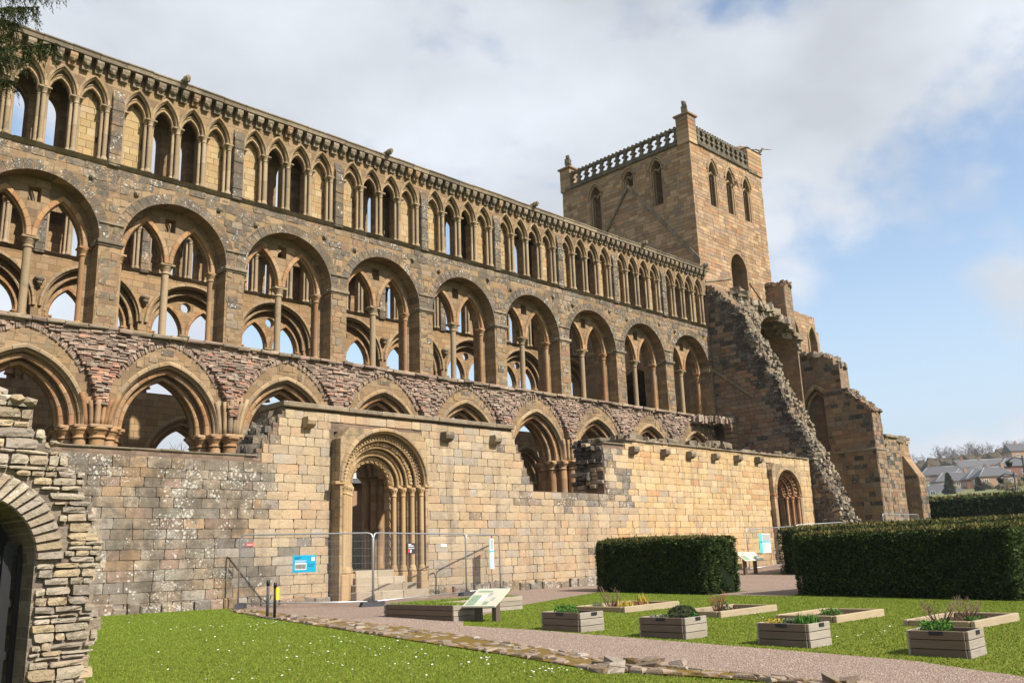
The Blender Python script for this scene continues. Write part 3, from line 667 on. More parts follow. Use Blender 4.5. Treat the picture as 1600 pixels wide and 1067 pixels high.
# facing blocks of the near wall
def nave_solid(u, z):
    b = math.floor(u/W); x = u-b*W-MID
    if z > 12.95 or z < 4.5: return False
    if z > 7.6:
        if in_arch(x, z, 0, 10.4, 1.84, 1.84, .36 if z > 10.4 else .02): return False
        return True
    if in_arch(x, z, 0, 4.37, 1.76, 2.18, .17): return False
    return in_arch(x, z, 0, 4.9, 1.86, 2.33, -.03)
blocks = clad(L0, -W, 8*W-.05, 4.4, 12.95, nave_solid, h=(.2, .3), wd=(.26, .62), proud=(.0, .035), gap=.012, hewn=.011, cut=.10)
def nave_mat(u, z, a):
    x = abs((u/W) % 1.0-.5)*2                # 1 at the piers
    return 1 if (z > 10.6 and rng.random() < (.94 if x < .84 else .4)) or rng.random() < .16 else 0
place(blocks, south, 'ashlar_block', [m_nave, m_nave_lichen], nave_mat, 300)
# a few sockets and corbel stubs in the spandrels
mb = MB()
for b in BAYS:
    for x in (-.95, .95): mb.lump((b*W+MID+x*1.55, -.06, 12.35+.1*x), .1, rng, q=(1, .9, 1.1))
mb.build('worn_boss', m_dark, south, kind='stuff')
# red rubble of the lost aisle vault
def rub_ok(u, z):
    for b in (math.floor(u/W)-1, math.floor(u/W), math.floor(u/W)+1):
        if in_arch(u, z, b*W+MID, 4.9, 1.86, 2.30, .13): return False
    return u < 8*W-.6
rub = []
for j in range(-1, 9):
    Xb = j*W
    def Mr(u, z, d, Xb=Xb):
        q = max(0, 1-(z-5)/2.6); s_ = math.exp(-((u-Xb)/.8)**2)
        return (u, d-.07-.26*q*s_, z)
    rub += clad(Mr, Xb-2.2, Xb+2.2, 5.0, 7.44, rub_ok, h=(.045, .10), wd=(.10, .36), proud=(-.03, .07), gap=.005, bev=.014, jit=.012, back=.35, wob=.35)
place(rub, south, 'rubble_slab', [m_red, m_redgrey], lambda u, z, a: 1 if rng.random() < .10+(z-5.6)/1.9 + max(0, (u-4)/34) else 0, 300)
mb = MB()
for j in range(-1, 9):                                  # what the slabs are bedded in
    Xb = j*W; q = []
    for k in range(23):
        u = Xb-2.2+4.4*k/22; zl = 7.42
        for i in range(60):
            if not rub_ok(min(u, 8*W-.7), zl-.045) or zl < 5.1: break
            zl -= .045
        q.append((min(u, 8*W), zl))
    for (ua, za), (ub, zb_) in zip(q[:-1], q[1:]):
        if za > 7.4 and zb_ > 7.4: continue
        mb.hexa([(ua, -.03, za), (ub, -.03, zb_), (ub, .02, zb_), (ua, .02, za), (ua, -.06, 7.46), (ub, -.06, 7.46), (ub, .02, 7.46), (ua, .02, 7.46)])
mb.build('rubble_bedding', m_mortar, south)
for b in BAYS:
    mb = MB(); ring(mb, southface(0), b*W+MID, 4.9, 1.86, 2.30, [(0, -.01), (.02, -.03), (.15, -.05), (.18, -.02), (.18, .04), (0, .04)], 30, .005, 1, t0=.34, jit=lambda: rng.uniform(-.05, .03))
    mb.build('rubble_arch', m_redgrey, south)
led = []
u = -W-.5
while u < 8*W:                                           # broken ledge the triforium piers stand on
    ww = rng.uniform(.25, .7); dz = rng.uniform(-.03, .03)
    vs, fs = pillow(lambda a, z, d: (a, d, z), u, min(u+ww-.015, 8*W), 7.40+dz, 7.50+dz*.5+rng.uniform(0, .03), .3, -.16-rng.uniform(0, .12), .03, .018, rng); led.append((vs, fs, (u, 7.7, 1))); u += ww
place(led, south, 'ledge_stone', [m_redgrey, m_dark], lambda *a: rng.random() < .5, 120)
# broken rib springers over each capital
for j in range(-1, 9):
    mb = MB(); Xb = j*W if j < 8 else j*W-.45; hh = rng.uniform(1.0, 1.4)
    for k, (dx, dy, lean, r) in enumerate(((-.34, .0, -.20, .085), (-.20, -.10, -.10, .07), (-.06, -.19, -.02, .095), (.10, -.17, .05, .07), (.22, -.09, .12, .07), (.36, .0, .24, .085))):
        if j == 8 and k > 2: continue
        hk = hh*rng.uniform(.72, 1.0); pts = [(Xb+dx+lean*(t**1.8), dy-.10*t*t, 4.36+hk*t) for t in (0, .25, .5, .75, 1)]; mb.path(pts, [r, r, r, r*.95, r*.85], 7)
    mb.hexa([(Xb-.36, -.02, 4.36), (Xb+.36, -.02, 4.36), (Xb+.36, .1, 4.36), (Xb-.36, .1, 4.36), (Xb-.5, -.06, 4.36+hh*.85), (Xb+.5, -.06, 4.36+hh*.85), (Xb+.5, .1, 4.36+hh*.85), (Xb-.5, .1, 4.36+hh*.85)])
    mb.build('rib_springer', m_mould if j % 3 else m_orange, south)
# the end of the wall beside the frame
mb = MB(); mb.box(-W-1.9, -W, -.15, 11.4, -1.0, 16.5); mb.build('west_front_stub', m_nave_core, south)

# ------------------------------------------------------------------ cloister wall with its two doorways
YG = -5.5; GM = southface(YG)
gw = wroot('cloister_wall', (15, -5, -1.0), 'ashlar cloister wall with a stepped gap, coping and carved doorways', 'wall')
GTOP = [(-7, 3.0), (2.45, 3.24), (2.62, 3.5), (2.80, 3.76), (2.95, 4.02), (3.10, 4.28), (3.24, 4.52), (12.66, 4.26), (12.80, 4.0), (12.95, 3.72), (13.1, 3.45), (13.24, 3.16), (13.38, 2.88), (13.52, 2.6), (13.66, 2.33), (17.78, 4.36), (19.2, 4.56)]
def gtop(u):
    z = GTOP[0][1]
    for a, b in GTOP:
        if u >= a: z = b
    return z
gbr = [a for a, b in GTOP[1:]]
mb = MB()
strips(mb, GM, -7, 35.2, -1.3, gtop, 0.03, 1.3, [op_rect(5.02, 8.22, -1.3, 3.9), op_rect(30.78, 33.46, -1.3, 3.95)], breaks=gbr)
mb.build('wall_core', m_mortar, gw)
def g_ok(u, z):
    if 4.93 < u < 8.32 and z < 4.02: return False
    if 30.66 < u < 33.58 and z < 4.17: return False
    return z < gtop(u)-.004 and z > -1.05
gb = clad(GM, -4.2, 35.1, -1.04, 4.56, g_ok, h=(.24, .285), wd=(.26, .78), proud=(-.002, .02), gap=.010, back=.12, hewn=.0065, cut=.045)
def g_mat(u, z, a):
    n_ = .35*math.sin(z*2.1)+rng.uniform(-.35, .35)
    if u+n_ < 2.75: return 0
    if 13 < u < 19.5 and z > 1.75 and rng.random() < .55: return 0
    if u+n_ > 19.3 and rng.random() < .96: return 2
    return 0 if rng.random() < .03 else 1
place(gb, gw, 'ashlar_block', [m_garth_dark, m_garth, m_garth_warm], g_mat, 300)
fb = []                                                   # rough footing course
u = -4.2
while u < 35:
    ww = rng.uniform(.25, .6)
    if not (4.9 < u < 8.3):
        vs, fs = pillow(GM, u, u+ww-.02, -1.2, -.86+rng.uniform(-.08, .1), .1, -.07-rng.uniform(0, .08), .04, .03, rng); fb.append((vs, fs, (u, -1, 1)))
    u += ww
place(fb, gw, 'footing_stone', m_garth_dark, limit=80)
# broken ends and tops of the wall core
eb = []
def heap(x0, x1, y0, y1, zf, n, r, mats_out, q=(1, .8, .6)):
    for _ in range(n):
        x, y = rng.uniform(x0, x1), rng.uniform(y0, y1); m_ = MB(); r_ = rng.uniform(*r); m_.chunk((x, y, zf(x, y)), (r_*q[0], r_*q[1], r_*q[2]), rng, rng.uniform(0, 3)); mats_out.append((m_.v, m_.f, (x, zf(x, y), 1)))
heap(2.3, 3.2, YG+.12, YG+1.3, lambda x, y: gtop(x)+.02, 44, (.12, .24), eb)
heap(12.7, 13.7, YG+.3, YG+1.3, lambda x, y: gtop(x)-.02, 34, (.12, .2), eb)
heap(19.6, 24.2, YG+.3, YG+1.3, lambda x, y: 4.62+.14*abs(math.sin(x*1.3)), 60, (.12, .24), eb)
heap(24.8, 28.0, YG+.5, YG+1.3, lambda x, y: 4.66+.3*abs(math.sin(x*1.1)), 60, (.12, .22), eb)
heap(29.5, 34.6, YG+.4, YG+1.3, lambda x, y: 4.68+.08*abs(math.sin(x*1.7)), 50, (.1, .2), eb)
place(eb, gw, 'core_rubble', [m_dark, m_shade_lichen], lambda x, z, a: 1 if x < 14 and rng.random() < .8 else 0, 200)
eb = []
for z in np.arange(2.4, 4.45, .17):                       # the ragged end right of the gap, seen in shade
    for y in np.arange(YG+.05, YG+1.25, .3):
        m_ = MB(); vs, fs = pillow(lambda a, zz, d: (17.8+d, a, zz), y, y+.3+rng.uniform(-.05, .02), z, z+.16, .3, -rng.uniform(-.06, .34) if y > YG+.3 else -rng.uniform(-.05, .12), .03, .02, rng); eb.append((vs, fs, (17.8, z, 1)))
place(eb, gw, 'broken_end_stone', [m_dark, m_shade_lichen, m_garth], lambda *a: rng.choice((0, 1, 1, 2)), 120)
cop = []
for x0, x1, z0, zt_, yf in ((3.2, 12.68, 4.52, 4.66, -.13), (19.2, 35.0, 4.56, 4.63, -.09), (17.8, 19.2, 4.36, 4.42, -.05), (-4.2, 2.45, 3.0, 3.05, -.02)):
    u = x0
    while u < x1-.05:
        ww = min(rng.uniform(.6, 1.3), x1-u); 
        vs, fs = pillow(GM, u, u+ww-.008, z0, zt_+rng.uniform(-.01, .015), 1.32 if x0 > 0 else .4, yf+rng.uniform(-.015, .015), .02, .006, rng); cop.append((vs, fs, (u, z0, 1))); u += ww
place(cop, gw, 'coping_slab', m_dark, limit=60)
me_cb = []
for k in range(3):
    mb = MB(); prof = [(.05, .16), (-.30, .16), (-.33, .05), (-.29, -.06), (-.16, -.15), (.05, -.17)]; w_ = .15+.015*k; n_ = 6
    vs = [(-w_, y, z_) for y, z_ in prof] + [(w_, y*.98, z_) for y, z_ in prof]
    mb.add(vs, [tuple(range(n_)), tuple(range(2*n_-1, n_-1, -1))] + [(i, (i+1) % n_, n_+(i+1) % n_, n_+i) for i in range(n_)]); me_cb.append(mb.mesh('stone_bracket', m_dark if k else m_garth))
for k, (x, z) in enumerate(((4.05, 4.08), (9.42, 4.02), (11.68, 4.06), (19.65, 4.15), (21.85, 4.17), (23.8, 4.18), (25.8, 4.2), (27.75, 4.22), (29.65, 4.24))): link('stone_bracket', me_cb[0 if k == 0 else 1+k % 2], gw, (x, YG, z))

def portal(cx, zs, radii, yf, step, zb, block, top, ornate, mat):
    """round-headed doorway of receding orders; yf is the front plane"""
    mb = MB(); x0, x1, sh = block
    for k, r in enumerate(radii):
        d0 = yf+k*step; d1 = yf+(k+1)*step if k < len(radii)-1 else d0+.26
        xa, xb = (x0, x1) if d0 < YG-.01 else (x0+.08, x1-.08)
        if d0 < YG < d1: d1 = d1
        tp = (lambda u: top-max(0, sh-min(u-x0, x1-u))*1.1) if d0 < YG-.01 else top-.13
        strips(mb, lambda u, z, d: (u, d, z), xa, xb, zb, tp, d0, d1, [op_arch(cx, r, zs, r, zb)], breaks=(x0+sh, x1-sh) if d0 < YG-.01 else (), n=24)
    mb.build('doorway_surround', m_portal_core, gw)
    mb = MB(); I_ = lambda u, z, d: (u, d, z)
    ring(mb, I_, cx, zs, radii[0], radii[0], [(.0, yf-.02), (.03, yf-.08), (.10, yf-.08), (.14, yf-.02), (.14, yf+.05), (0, yf+.05)], 9, .005, 2)
    mb.build('hood_mould', m_mould, gw)
    for k, r in enumerate(radii):
        d0 = yf+k*step; mb = MB()
        ring(mb, I_, cx, zs, r, r, roll(.0, d0+.03, .05 if k else .035, 8), 8, .004, 3)
        if k < len(radii)-1:
            rm = (r+radii[k+1])/2; df = d0+step-.015
            if ornate and k == 0:                         # lattice of small billets
                for i in range(40):
                    t = pi*(i+.5)/40
                    for j in range(3):
                        rr = radii[1]+.04+j*.07; a_ = t+(j % 2)*.03
                        mb.lump((cx+rr*cos(a_), df-.02, zs+rr*sin(a_)), .036, rng, q=(1, .8, 1))
            elif ornate and k == 1:                       # carved foliage
                for i in range(34):
                    t = pi*(i+.5)/34; mb.lump((cx+rm*cos(t), df-.03, zs+rm*sin(t)), .085, rng, q=(1, .7, 1))
            elif ornate:
                ring(mb, I_, cx, zs, rm, rm, roll(0, df-.02, .05, 8), 8, .004, 3)
            else:
                for i in range(16):
                    t = pi*(i+.5)/16; mb.lump((cx+rm*cos(t), df-.03, zs+rm*sin(t)), .1, rng, q=(1, .7, .8))
        elif ornate:                                      # chevrons
            for o_ in (0, .07, .14):
                pts = [(cx+(r+.03+o_+.05*(-1)**i)*cos(pi*i/26), d0-.035, zs+(r+.03+o_+.05*(-1)**i)*sin(pi*i/26)) for i in range(27)]; mb.path(pts, .024, 5)
        mb.build('arch_order', mat, gw)
        for s_ in (-1, 1):
            mb = MB()
            if k < len(radii)-1:
                x = cx+s_*(radii[k+1]+.5*(r-radii[k+1])); y = d0+step*.45; rr = .42*(r-radii[k+1])*.85
                mb.bbox(x-.13, x+.13, y-.13, y+.13, zb+.0, zb+.9 if not ornate else -.32, .02); base(mb, x, y, rr, -.32 if ornate else zb+.9, .2); shaft(mb, x, y, rr, -.14 if ornate else zb+1.05, zs-.36, 10, .9); capital(mb, x, y, rr, zs-.36, zs-.08, 10)
                for i in range(8): mb.lump((x+rr*1.3*cos(i*pi/4), y+rr*1.3*sin(i*pi/4), zs-.17), .035, rng)
            elif ornate:
                for o_ in (0, .075, .15):
                    x = cx+s_*(r+.02+o_); pts = [(x+.035*(-1)**i, d0-.03, -.2+i*.145) for i in range(16)]; mb.path(pts, .024, 5)
            mb.bbox(min(cx+s_*(r-.05), cx+s_*(r+.28)), max(cx+s_*(r-.05), cx+s_*(r+.28)), d0-.05, d0+step, zs-.085, zs+.012-.002*k, .015)
            mb.build('jamb_shaft', mat, gw)
portal(6.62, 2.35, (1.58, 1.37, 1.16, .95, .74), -5.95, .2, -1.15, (4.95, 8.3, .32), 4.0, True, m_portal)
portal(32.12, 2.62, (1.22, 1.03, .85, .68), -5.72, .22, -1.15, (30.68, 33.56, .3), 4.15, False, m_portal_red)
for k in range(4):
    mb = MB(); zt_ = -.24-.2*k; y0, y1 = -5.12-.3*(k+1), -5.12-.3*k+.01
    if k == 0: y1 = YG+1.25
    xs = [[5.90, 6.7, 7.34], [5.7, 6.5, 7.1, 7.54], [5.5, 6.3, 7.2, 7.76], [5.3, 6.2, 7.0, 7.98]][k]
    for a, b_ in zip(xs[:-1], xs[1:]): mb.bbox(a+.003, b_-.003, y0, y1, -1.2, zt_, .018)
    mb.build('door_step', m_step, gw)
mb = MB(); mb.box(-4.4, 35.2, -4.2, 12.5, -1.5, -.34); mb.build('nave_floor', plain('trodden_floor', (.12, .12, .07), .95, .1, var=.3, vs=3), None, kind='structure')

# ------------------------------------------------------------------ ragged walls
def ragged(pts, step=(.18, .4), amp=.12, seed=1):
    """stepped top line through pts [(u, z)...]"""
    rg = random.Random(seed); us = [p[0] for p in pts]; zs_ = [p[1] for p in pts]; br = []; hs = []; u = us[0]
    while u < us[-1]:
        nx = min(u+rg.uniform(*step), us[-1]); br.append(u); hs.append(float(np.interp((u+nx)/2, us, zs_))+rg.uniform(-amp, amp)); u = nx
    def f(x):
        i = max(0, int(np.searchsorted(br, x, 'right'))-1); return hs[i]
    return f, br
def along(f, br, M, d0, d1, r, n, out_, q=(1, 1, .7)):
    """loose stones along a ragged top, across the wall's thickness"""
    for b in br:
        for _ in range(n):
            u = b+rng.uniform(0, .3); d = rng.uniform(d0, d1); m_ = MB(); r_ = rng.uniform(*r); m_.chunk(M(u, f(u)-.04, d), (r_*q[0], r_*q[1], r_*q[2]), rng, rng.uniform(0, 3)); out_.append((m_.v, m_.f, (u, f(u), d)))

# ------------------------------------------------------------------ crossing tower
tw = wroot('crossing_tower', (40, 6, -1.0), 'square stone tower with a pierced parapet and corner pinnacles', 'tower')
TX0, TX1, TY0, TY1, TZ = 35.6, 44.45, .5, 11.5, 25.62
ow = [op_arch(8.45, .45, 24.3, .8, 20.4), op_arch(5.5, .40, 24.75, .5, 24.1), op_arch(3.2, .42, 24.5, .75, 22.1), op_arch(6.0, 3.3, 7.0, 4.6, -1)]
os_ = [op_arch(x, .43, 24.05, .85, 21.75) for x in (38.0, 40.1, 42.2)] + [op_arch(40.28, .97, 17.9, 1.1, 16.0)]
mb = MB()
strips(mb, westface(TX0), TY0, TY1, -1, TZ, 0, 1.3, ow, n=14)
strips(mb, southface(TY0), TX0+1.3, TX1, -1, TZ, 0, 1.3, os_, n=14)
strips(mb, southface(TY1-1.3), TX0+1.3, TX1, -1, TZ, 0, 1.3, [op_arch(x, .43, 24.05, .85, 21.75) for x in (38.0, 40.1, 42.2)], n=8)
strips(mb, westface(TX1-1.3), TY0+1.3, TY1-1.3, -1, TZ, 0, 1.3, [op_arch(y, .43, 24.3, .8, 21.9) for y in (3.6, 5.7, 8.0)], n=8)
mb.box(TX0+1.3, TX1-1.3, TY0+1.3, TY1-1.3, 19.0, 19.3)
mb.build('tower_wall', m_tower_core, tw)
def w_ok(u, z):
    for cx, a, zs, h, zb in ((8.45, .45, 24.3, .8, 20.4), (5.5, .40, 24.75, .5, 24.1), (3.2, .42, 24.5, .75, 22.1), (6.0, 3.3, 7.0, 4.6, -1)):
        if in_arch(u, z, cx, zs, a, h, .12, zb-.02): return False
    return True
def s_ok(u, z):
    for cx, a, zs, h, zb in ((38.0, .43, 24.05, .85, 21.75), (40.1, .43, 24.05, .85, 21.75), (42.2, .43, 24.05, .85, 21.75), (40.28, .97, 17.9, 1.1, 16.0)):
        if in_arch(u, z, cx, zs, a, h, .12, zb-.02): return False
    return True
tb = clad(westface(TX0), TY0-.03, TY1+.02, 11.6, TZ, w_ok, h=(.2, .3), wd=(.3, .85), proud=(.012, .03), gap=.012, bev=.012)
tb += clad(southface(TY0), TX0-.02, TX1+.02, 12.0, TZ, s_ok, h=(.2, .3), wd=(.3, .85), proud=(.012, .03), gap=.012, bev=.012)
place(tb, tw, 'ashlar_block', m_tower, limit=300)
def tower_window(M, cx, a, zs, h, zb, nm='window_moulding'):
    mb = MB(); ring(mb, M, cx, zs, a, h, [(.0, -.03), (.03, -.06), (.08, -.06), (.11, -.02), (.11, .05), (0, .05)], 5, .004, 2)
    ring(mb, M, cx, zs, a, h, [(.14, -.05), (.17, -.12), (.24, -.12), (.27, -.05), (.27, .02), (.14, .02)], 4, .003, 2, t0=.15)
    for s_ in (-1, 1):
        for d_ in (.1, .35):
            x = cx+s_*(a-.05); p = M(x, zb, d_); q = M(x, zs, d_); mb.tube(p, q, .055, .055, 6)
        ring(mb, M, cx+s_*a*.5, zs-.1, a*.42, a*.7, [(0, .2), (.08, .2), (.08, .32), (0, .32)], 3, .002, 2)
    mb.build(nm, m_mould, tw)
for v in ((8.45, .45, 24.3, .8, 20.4), (5.5, .40, 24.75, .5, 24.1), (3.2, .42, 24.5, .75, 22.1)): tower_window(westface(TX0), *v)
for x in (38.0, 40.1, 42.2): tower_window(southface(TY0), x, .43, 24.05, .85, 21.75)
mb = MB()                                                  # scar of the lost roof
for (ya, za), (yb, zb_) in (((5.55, 24.0), (.35, 17.4)), ((5.55, 24.0), (10.8, 17.4))):
    n_ = 14
    for k in range(n_):
        t0, t1 = k/n_, (k+.96)/n_; p = lambda t, o: (ya+(yb-ya)*t, za+(zb_-za)*t+o)
        mb.prism([p(t0, 0), p(t1, 0), p(t1, .26), p(t0, .26)], westface(TX0), -.13-.02*rng.random(), .05)
mb.build('roof_scar', m_dark, tw)
mb = MB()
for k in range(14): mb.bbox(TX0-.14, TX0+.4, TY0+.9+k*.70-.0, TY0+.9+k*.70+.69, 25.62, 25.86, .05)
for k in range(11): mb.bbox(TX0+.8+k*.68, TX0+.8+k*.68+.67, TY0-.14, TY0+.4, 25.62, 25.86, .05)
mb.bbox(TX1-.3, TX1+.1, TY0, TY1, 25.62, 25.86, .05); mb.bbox(TX0, TX1, TY1-.3, TY1+.1, 25.60, 25.84, .05)
mb.build('parapet_string', m_parapet, tw)
bal = [(-.19, 0), (.19, 0), (.17, .08), (.085, .2), (.085, .27), (.235, .36), (.235, .42), (.085, .51), (.085, .58), (.17, .70), (.19, .78), (-.19, .78), (-.17, .70), (-.085, .58), (-.085, .51), (-.235, .42), (-.235, .36), (-.085, .27), (-.085, .2), (-.17, .08)]
def pbal(M):
    mb = MB()
    # convex slices keep the outline clean
    for i in range(10):
        a, b_ = bal[1+i], bal[2+i]
        if b_[1]-a[1] > 1e-4: mb.prism([(-a[0], a[1]), (a[0], a[1]), (b_[0], b_[1]), (-b_[0], b_[1])], M, 0, .2)
    return mb
me_bw = pbal(lambda u, z, d: (d, u, z)).mesh('parapet_pier', m_parapet); me_bs = pbal(lambda u, z, d: (u, d, z)).mesh('parapet_pier', m_parapet)
for k in range(14):
    y = 1.5+k*.70; link('parapet_pier', me_bw, tw, (TX0-.04, y, 25.98))
for k in range(11):
    x = 36.75+k*.6; link('parapet_pier', me_bs, tw, (x, TY0-.04, 25.98))
for k in range(12): link('parapet_pier', me_bw, tw, (TX1-.2, 2.0+k*.75, 25.98)); link('parapet_pier', me_bs, tw, (36.4+k*.66, TY1-.2, 25.98))
mb = MB()
for a in ((TX0-.07, TX0+.22, TY0+.9, TY1-.8), (TX0+.95, TX1-1.7, TY0-.07, TY0+.22), (TX1-.22, TX1+.05, TY0+1.9, TY1-.2), (TX0+.8, TX1-.2, TY1-.22, TY1+.05)):
    mb.bbox(*a, 25.87, 25.99, .03); mb.bbox(*a, 26.75, 26.93, .03)
for k in range(28): mb.bbox(TX0-.08, TX0+.2, 1.45+k*.345, 1.45+k*.345+.16, 26.92, 27.01, .03)
for k in range(21): mb.bbox(36.6+k*.305, 36.6+k*.305+.15, TY0-.08, TY0+.2, 26.92, 27.01, .03)
mb.build('parapet_rail', m_parapet, tw)
def pinn(x0, x1, y0, y1, z1, fin, lean=0):
    mb = MB(); z = 25.6
    while z < z1-.1:
        h_ = min(.32, z1-z); mb.bbox(x0, x1, y0, y1, z, z+h_-.01, .015); z += h_
    mb.hexa([(x0-.12, y0-.12, z1+.08), (x1+.12, y0-.12, z1+.08), (x1+.12, y1+.12, z1+.08), (x0-.12, y1+.12, z1+.08), ((x0+x1)/2-.16, (y0+y1)/2-.16, z1+.34), ((x0+x1)/2+.16, (y0+y1)/2-.16, z1+.34), ((x0+x1)/2+.16, (y0+y1)/2+.16, z1+.34), ((x0+x1)/2-.16, (y0+y1)/2+.16, z1+.34)])
    mb.bbox(x0-.12, x1+.12, y0-.12, y1+.12, z1-.03, z1+.08, .02)
    o = mb.build('pinnacle', m_tower, tw); mb = MB(); cx, cy = (x0+x1)/2, (y0+y1)/2
    for dz, r, dx, q in fin: mb.chunk((cx+dx, cy+lean, z1+.3+dz), (r*.8, r*.7, r*.8*q), rng, .4, jit=.25)
    mb.build('finial', m_parapet, o)
pinn(TX0-.1, TX0+.82, TY0-.1, TY0+.85, 27.55, ((.1, .24, 0, 1), (.32, .24, .02, 1.1), (.55, .2, -.02, 1), (.72, .12, .08, 1.2), (.70, .12, -.08, 1.2)))
pinn(TX0-.1, TX0+.82, TY1-.85, TY1+.1, 27.35, ((.1, .24, 0, 1), (.35, .26, 0, 1.2), (.62, .18, .0, 1.4)))
pinn(TX1-.8, TX1+.1, TY1-.85, TY1+.1, 27.35, ((.1, .24, 0, 1), (.35, .26, 0, 1.2)))
mb = MB()
z = 25.6
while z < 27.3: mb.bbox(42.7, 44.6, TY0-.12, 3.0, z, z+.29, .015); z += .3
mb.hexa([(42.62, TY0-.2, 27.4), (44.68, TY0-.2, 27.4), (44.68, 3.1, 27.4), (42.62, 3.1, 27.4), (43.3, TY0+.7, 27.95), (43.9, TY0+.7, 27.95), (43.9, 2.2, 27.95), (43.3, 2.2, 27.95)])
mb.lump((43.6, 1.5, 28.0), .34, rng, q=(1, 1, .5)); mb.build('stair_turret', m_tower, tw)
mb = MB()                                                   # ragged stair mass below the belfry
f_, br_ = ragged([(-.8, 17.3), (.4, 17.5), (1.2, 17.3)], (.3, .6), .08, 3); strips(mb, westface(43.6), -.8, 1.2, 6, f_, 0, 1.0, breaks=br_); mb.build('corner_pier', m_shade_core, tw)
pcs = clad(westface(43.6), -.8, .5, 9, 17.2, lambda u, z: True, h=(.22, .3), wd=(.3, .6), proud=(.01, .03)) + clad(southface(-.8), 43.6, 44.6, 9, 17.2, lambda u, z: True, h=(.22, .3), wd=(.3, .6), proud=(.01, .03))
for _ in range(46):
    m_ = MB(); m_.chunk((rng.uniform(43.6, 44.6), rng.uniform(-.8, .5), 17.35+rng.uniform(-.1, .12)), (rng.uniform(.1, .22), rng.uniform(.1, .2), .09), rng, rng.uniform(0, 3)); pcs.append((m_.v, m_.f, (0, 0, 0)))
place(pcs, tw, 'pier_block', m_shade, limit=60)
mb = MB()
for (xa, za), (xb, zb_) in (((36.0, 16.2), (39.1, 17.0)), ((41.4, 17.1), (43.4, 15.7))):
    mb.prism([(xa, za), (xb, zb_), (xb, zb_+.12), (xa, za+.12)], southface(TY0), -.09, .04)
mb.build('roof_line', m_dark, tw)

# ------------------------------------------------------------------ ruined transept
tr = wroot('ruined_transept', (36, -4, -1.0), 'broken transept wall whose ragged edge slopes down from the tower', 'ruin')
XW = 35.25; WM = westface(XW)
f_, br_ = ragged([(-7.25, -.9), (-7.05, .6), (-6.84, 1.55), (-6.25, 3.1), (-5.5, 5.2), (-4.4, 7.8), (-2.95, 11.2), (-2.45, 12.4), (-1.97, 13.85), (-1.4, 14.4), (-.8, 15.1), (-.1, 15.8), (.6, 15.9)], (.1, .22), .12, 5)
mb = MB(); strips(mb, WM, -7.25, .6, -1.2, f_, .02, 1.5, breaks=br_); mb.build('wall_core', m_shade_core, tr)
bl = clad(WM, -7.25, -.02, -1.0, 15.7, lambda u, z: z < f_(u)-.04, h=(.2, .3), wd=(.28, .7), proud=(.005, .035), gap=.012, hewn=.010, cut=.09)
TS = [(-7.1, -1), (-6.84, 1.55), (-5.5, 5.2), (-4.4, 7.8), (-2.95, 11.2), (-1.97, 13.85), (.6, 15.8)]
def edge_dist(u, z): return np.interp(z, [p[1] for p in TS], [p[0] for p in TS])
def tmat(u, z, a):
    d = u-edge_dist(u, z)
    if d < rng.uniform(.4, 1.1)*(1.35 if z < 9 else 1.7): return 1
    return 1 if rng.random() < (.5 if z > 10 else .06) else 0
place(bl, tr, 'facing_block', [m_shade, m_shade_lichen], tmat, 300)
es = []
for z in np.arange(-1.0, 15.5, .13):
    yb = float(np.interp(z, [p[1] for p in TS], [p[0] for p in TS])); d = -.03
    while d < 1.5:
        ww = rng.uniform(.1, .34); m_ = MB(); big = rng.random() < .08
        yo = .10*sin(z*1.9+d*2.3)+.07*sin(z*4.7-d*5.1)+.05+rng.uniform(-.05, .08)
        m_.chunk((XW+d+ww/2, yb+yo, z+rng.uniform(-.03, .03)), (ww*.55, rng.uniform(.14, .24)*(1.3 if big else 1), rng.uniform(.055, .085)*(1.5 if big else 1)), rng, rng.uniform(-.3, .3), jit=.2); es.append((m_.v, m_.f, (d, z, 1))); d += ww*.95
place(es, tr, 'broken_edge_stone', [m_core_lit, m_shade_lichen], lambda d, z, a: 1 if rng.random() < (.7 if d < .3 else .14) else 0, 300)
mb = MB(); mb.prism([(-.05, 10.35), (-2.5, 8.4), (-2.5, 8.52), (-.05, 10.47)], WM, -.09, .05); mb.build('roof_line', m_dark, tr)
# fragment of the aisle vault over the last bay
fv = []
for k in range(110):
    t = rng.random(); u = 32.5+2.75*t; y = -.05-rng.random()*(.35+.95*t**1.4); m_ = MB(); m_.chunk((u, y, 7.26+.06*t+rng.uniform(-.12, .1)-.12*abs(y)), (.07+.04*rng.random(), .16, .12+.05*rng.random()), rng, rng.uniform(-.25, .25)); fv.append((m_.v, m_.f, (u, y, 1)))
place(fv, tr, 'vault_stone', [m_redgrey, m_dark], lambda *a: rng.random() < .4, 110)
mb = MB()
for k in range(10):
    t = k/9; mb.bbox(35.25-.25-.4*t, 35.25, -1.25, -.75+.1*t, 4.6+k*.27, 4.6+k*.27+.26, .03)
mb.build('vault_springer', m_shade, tr)
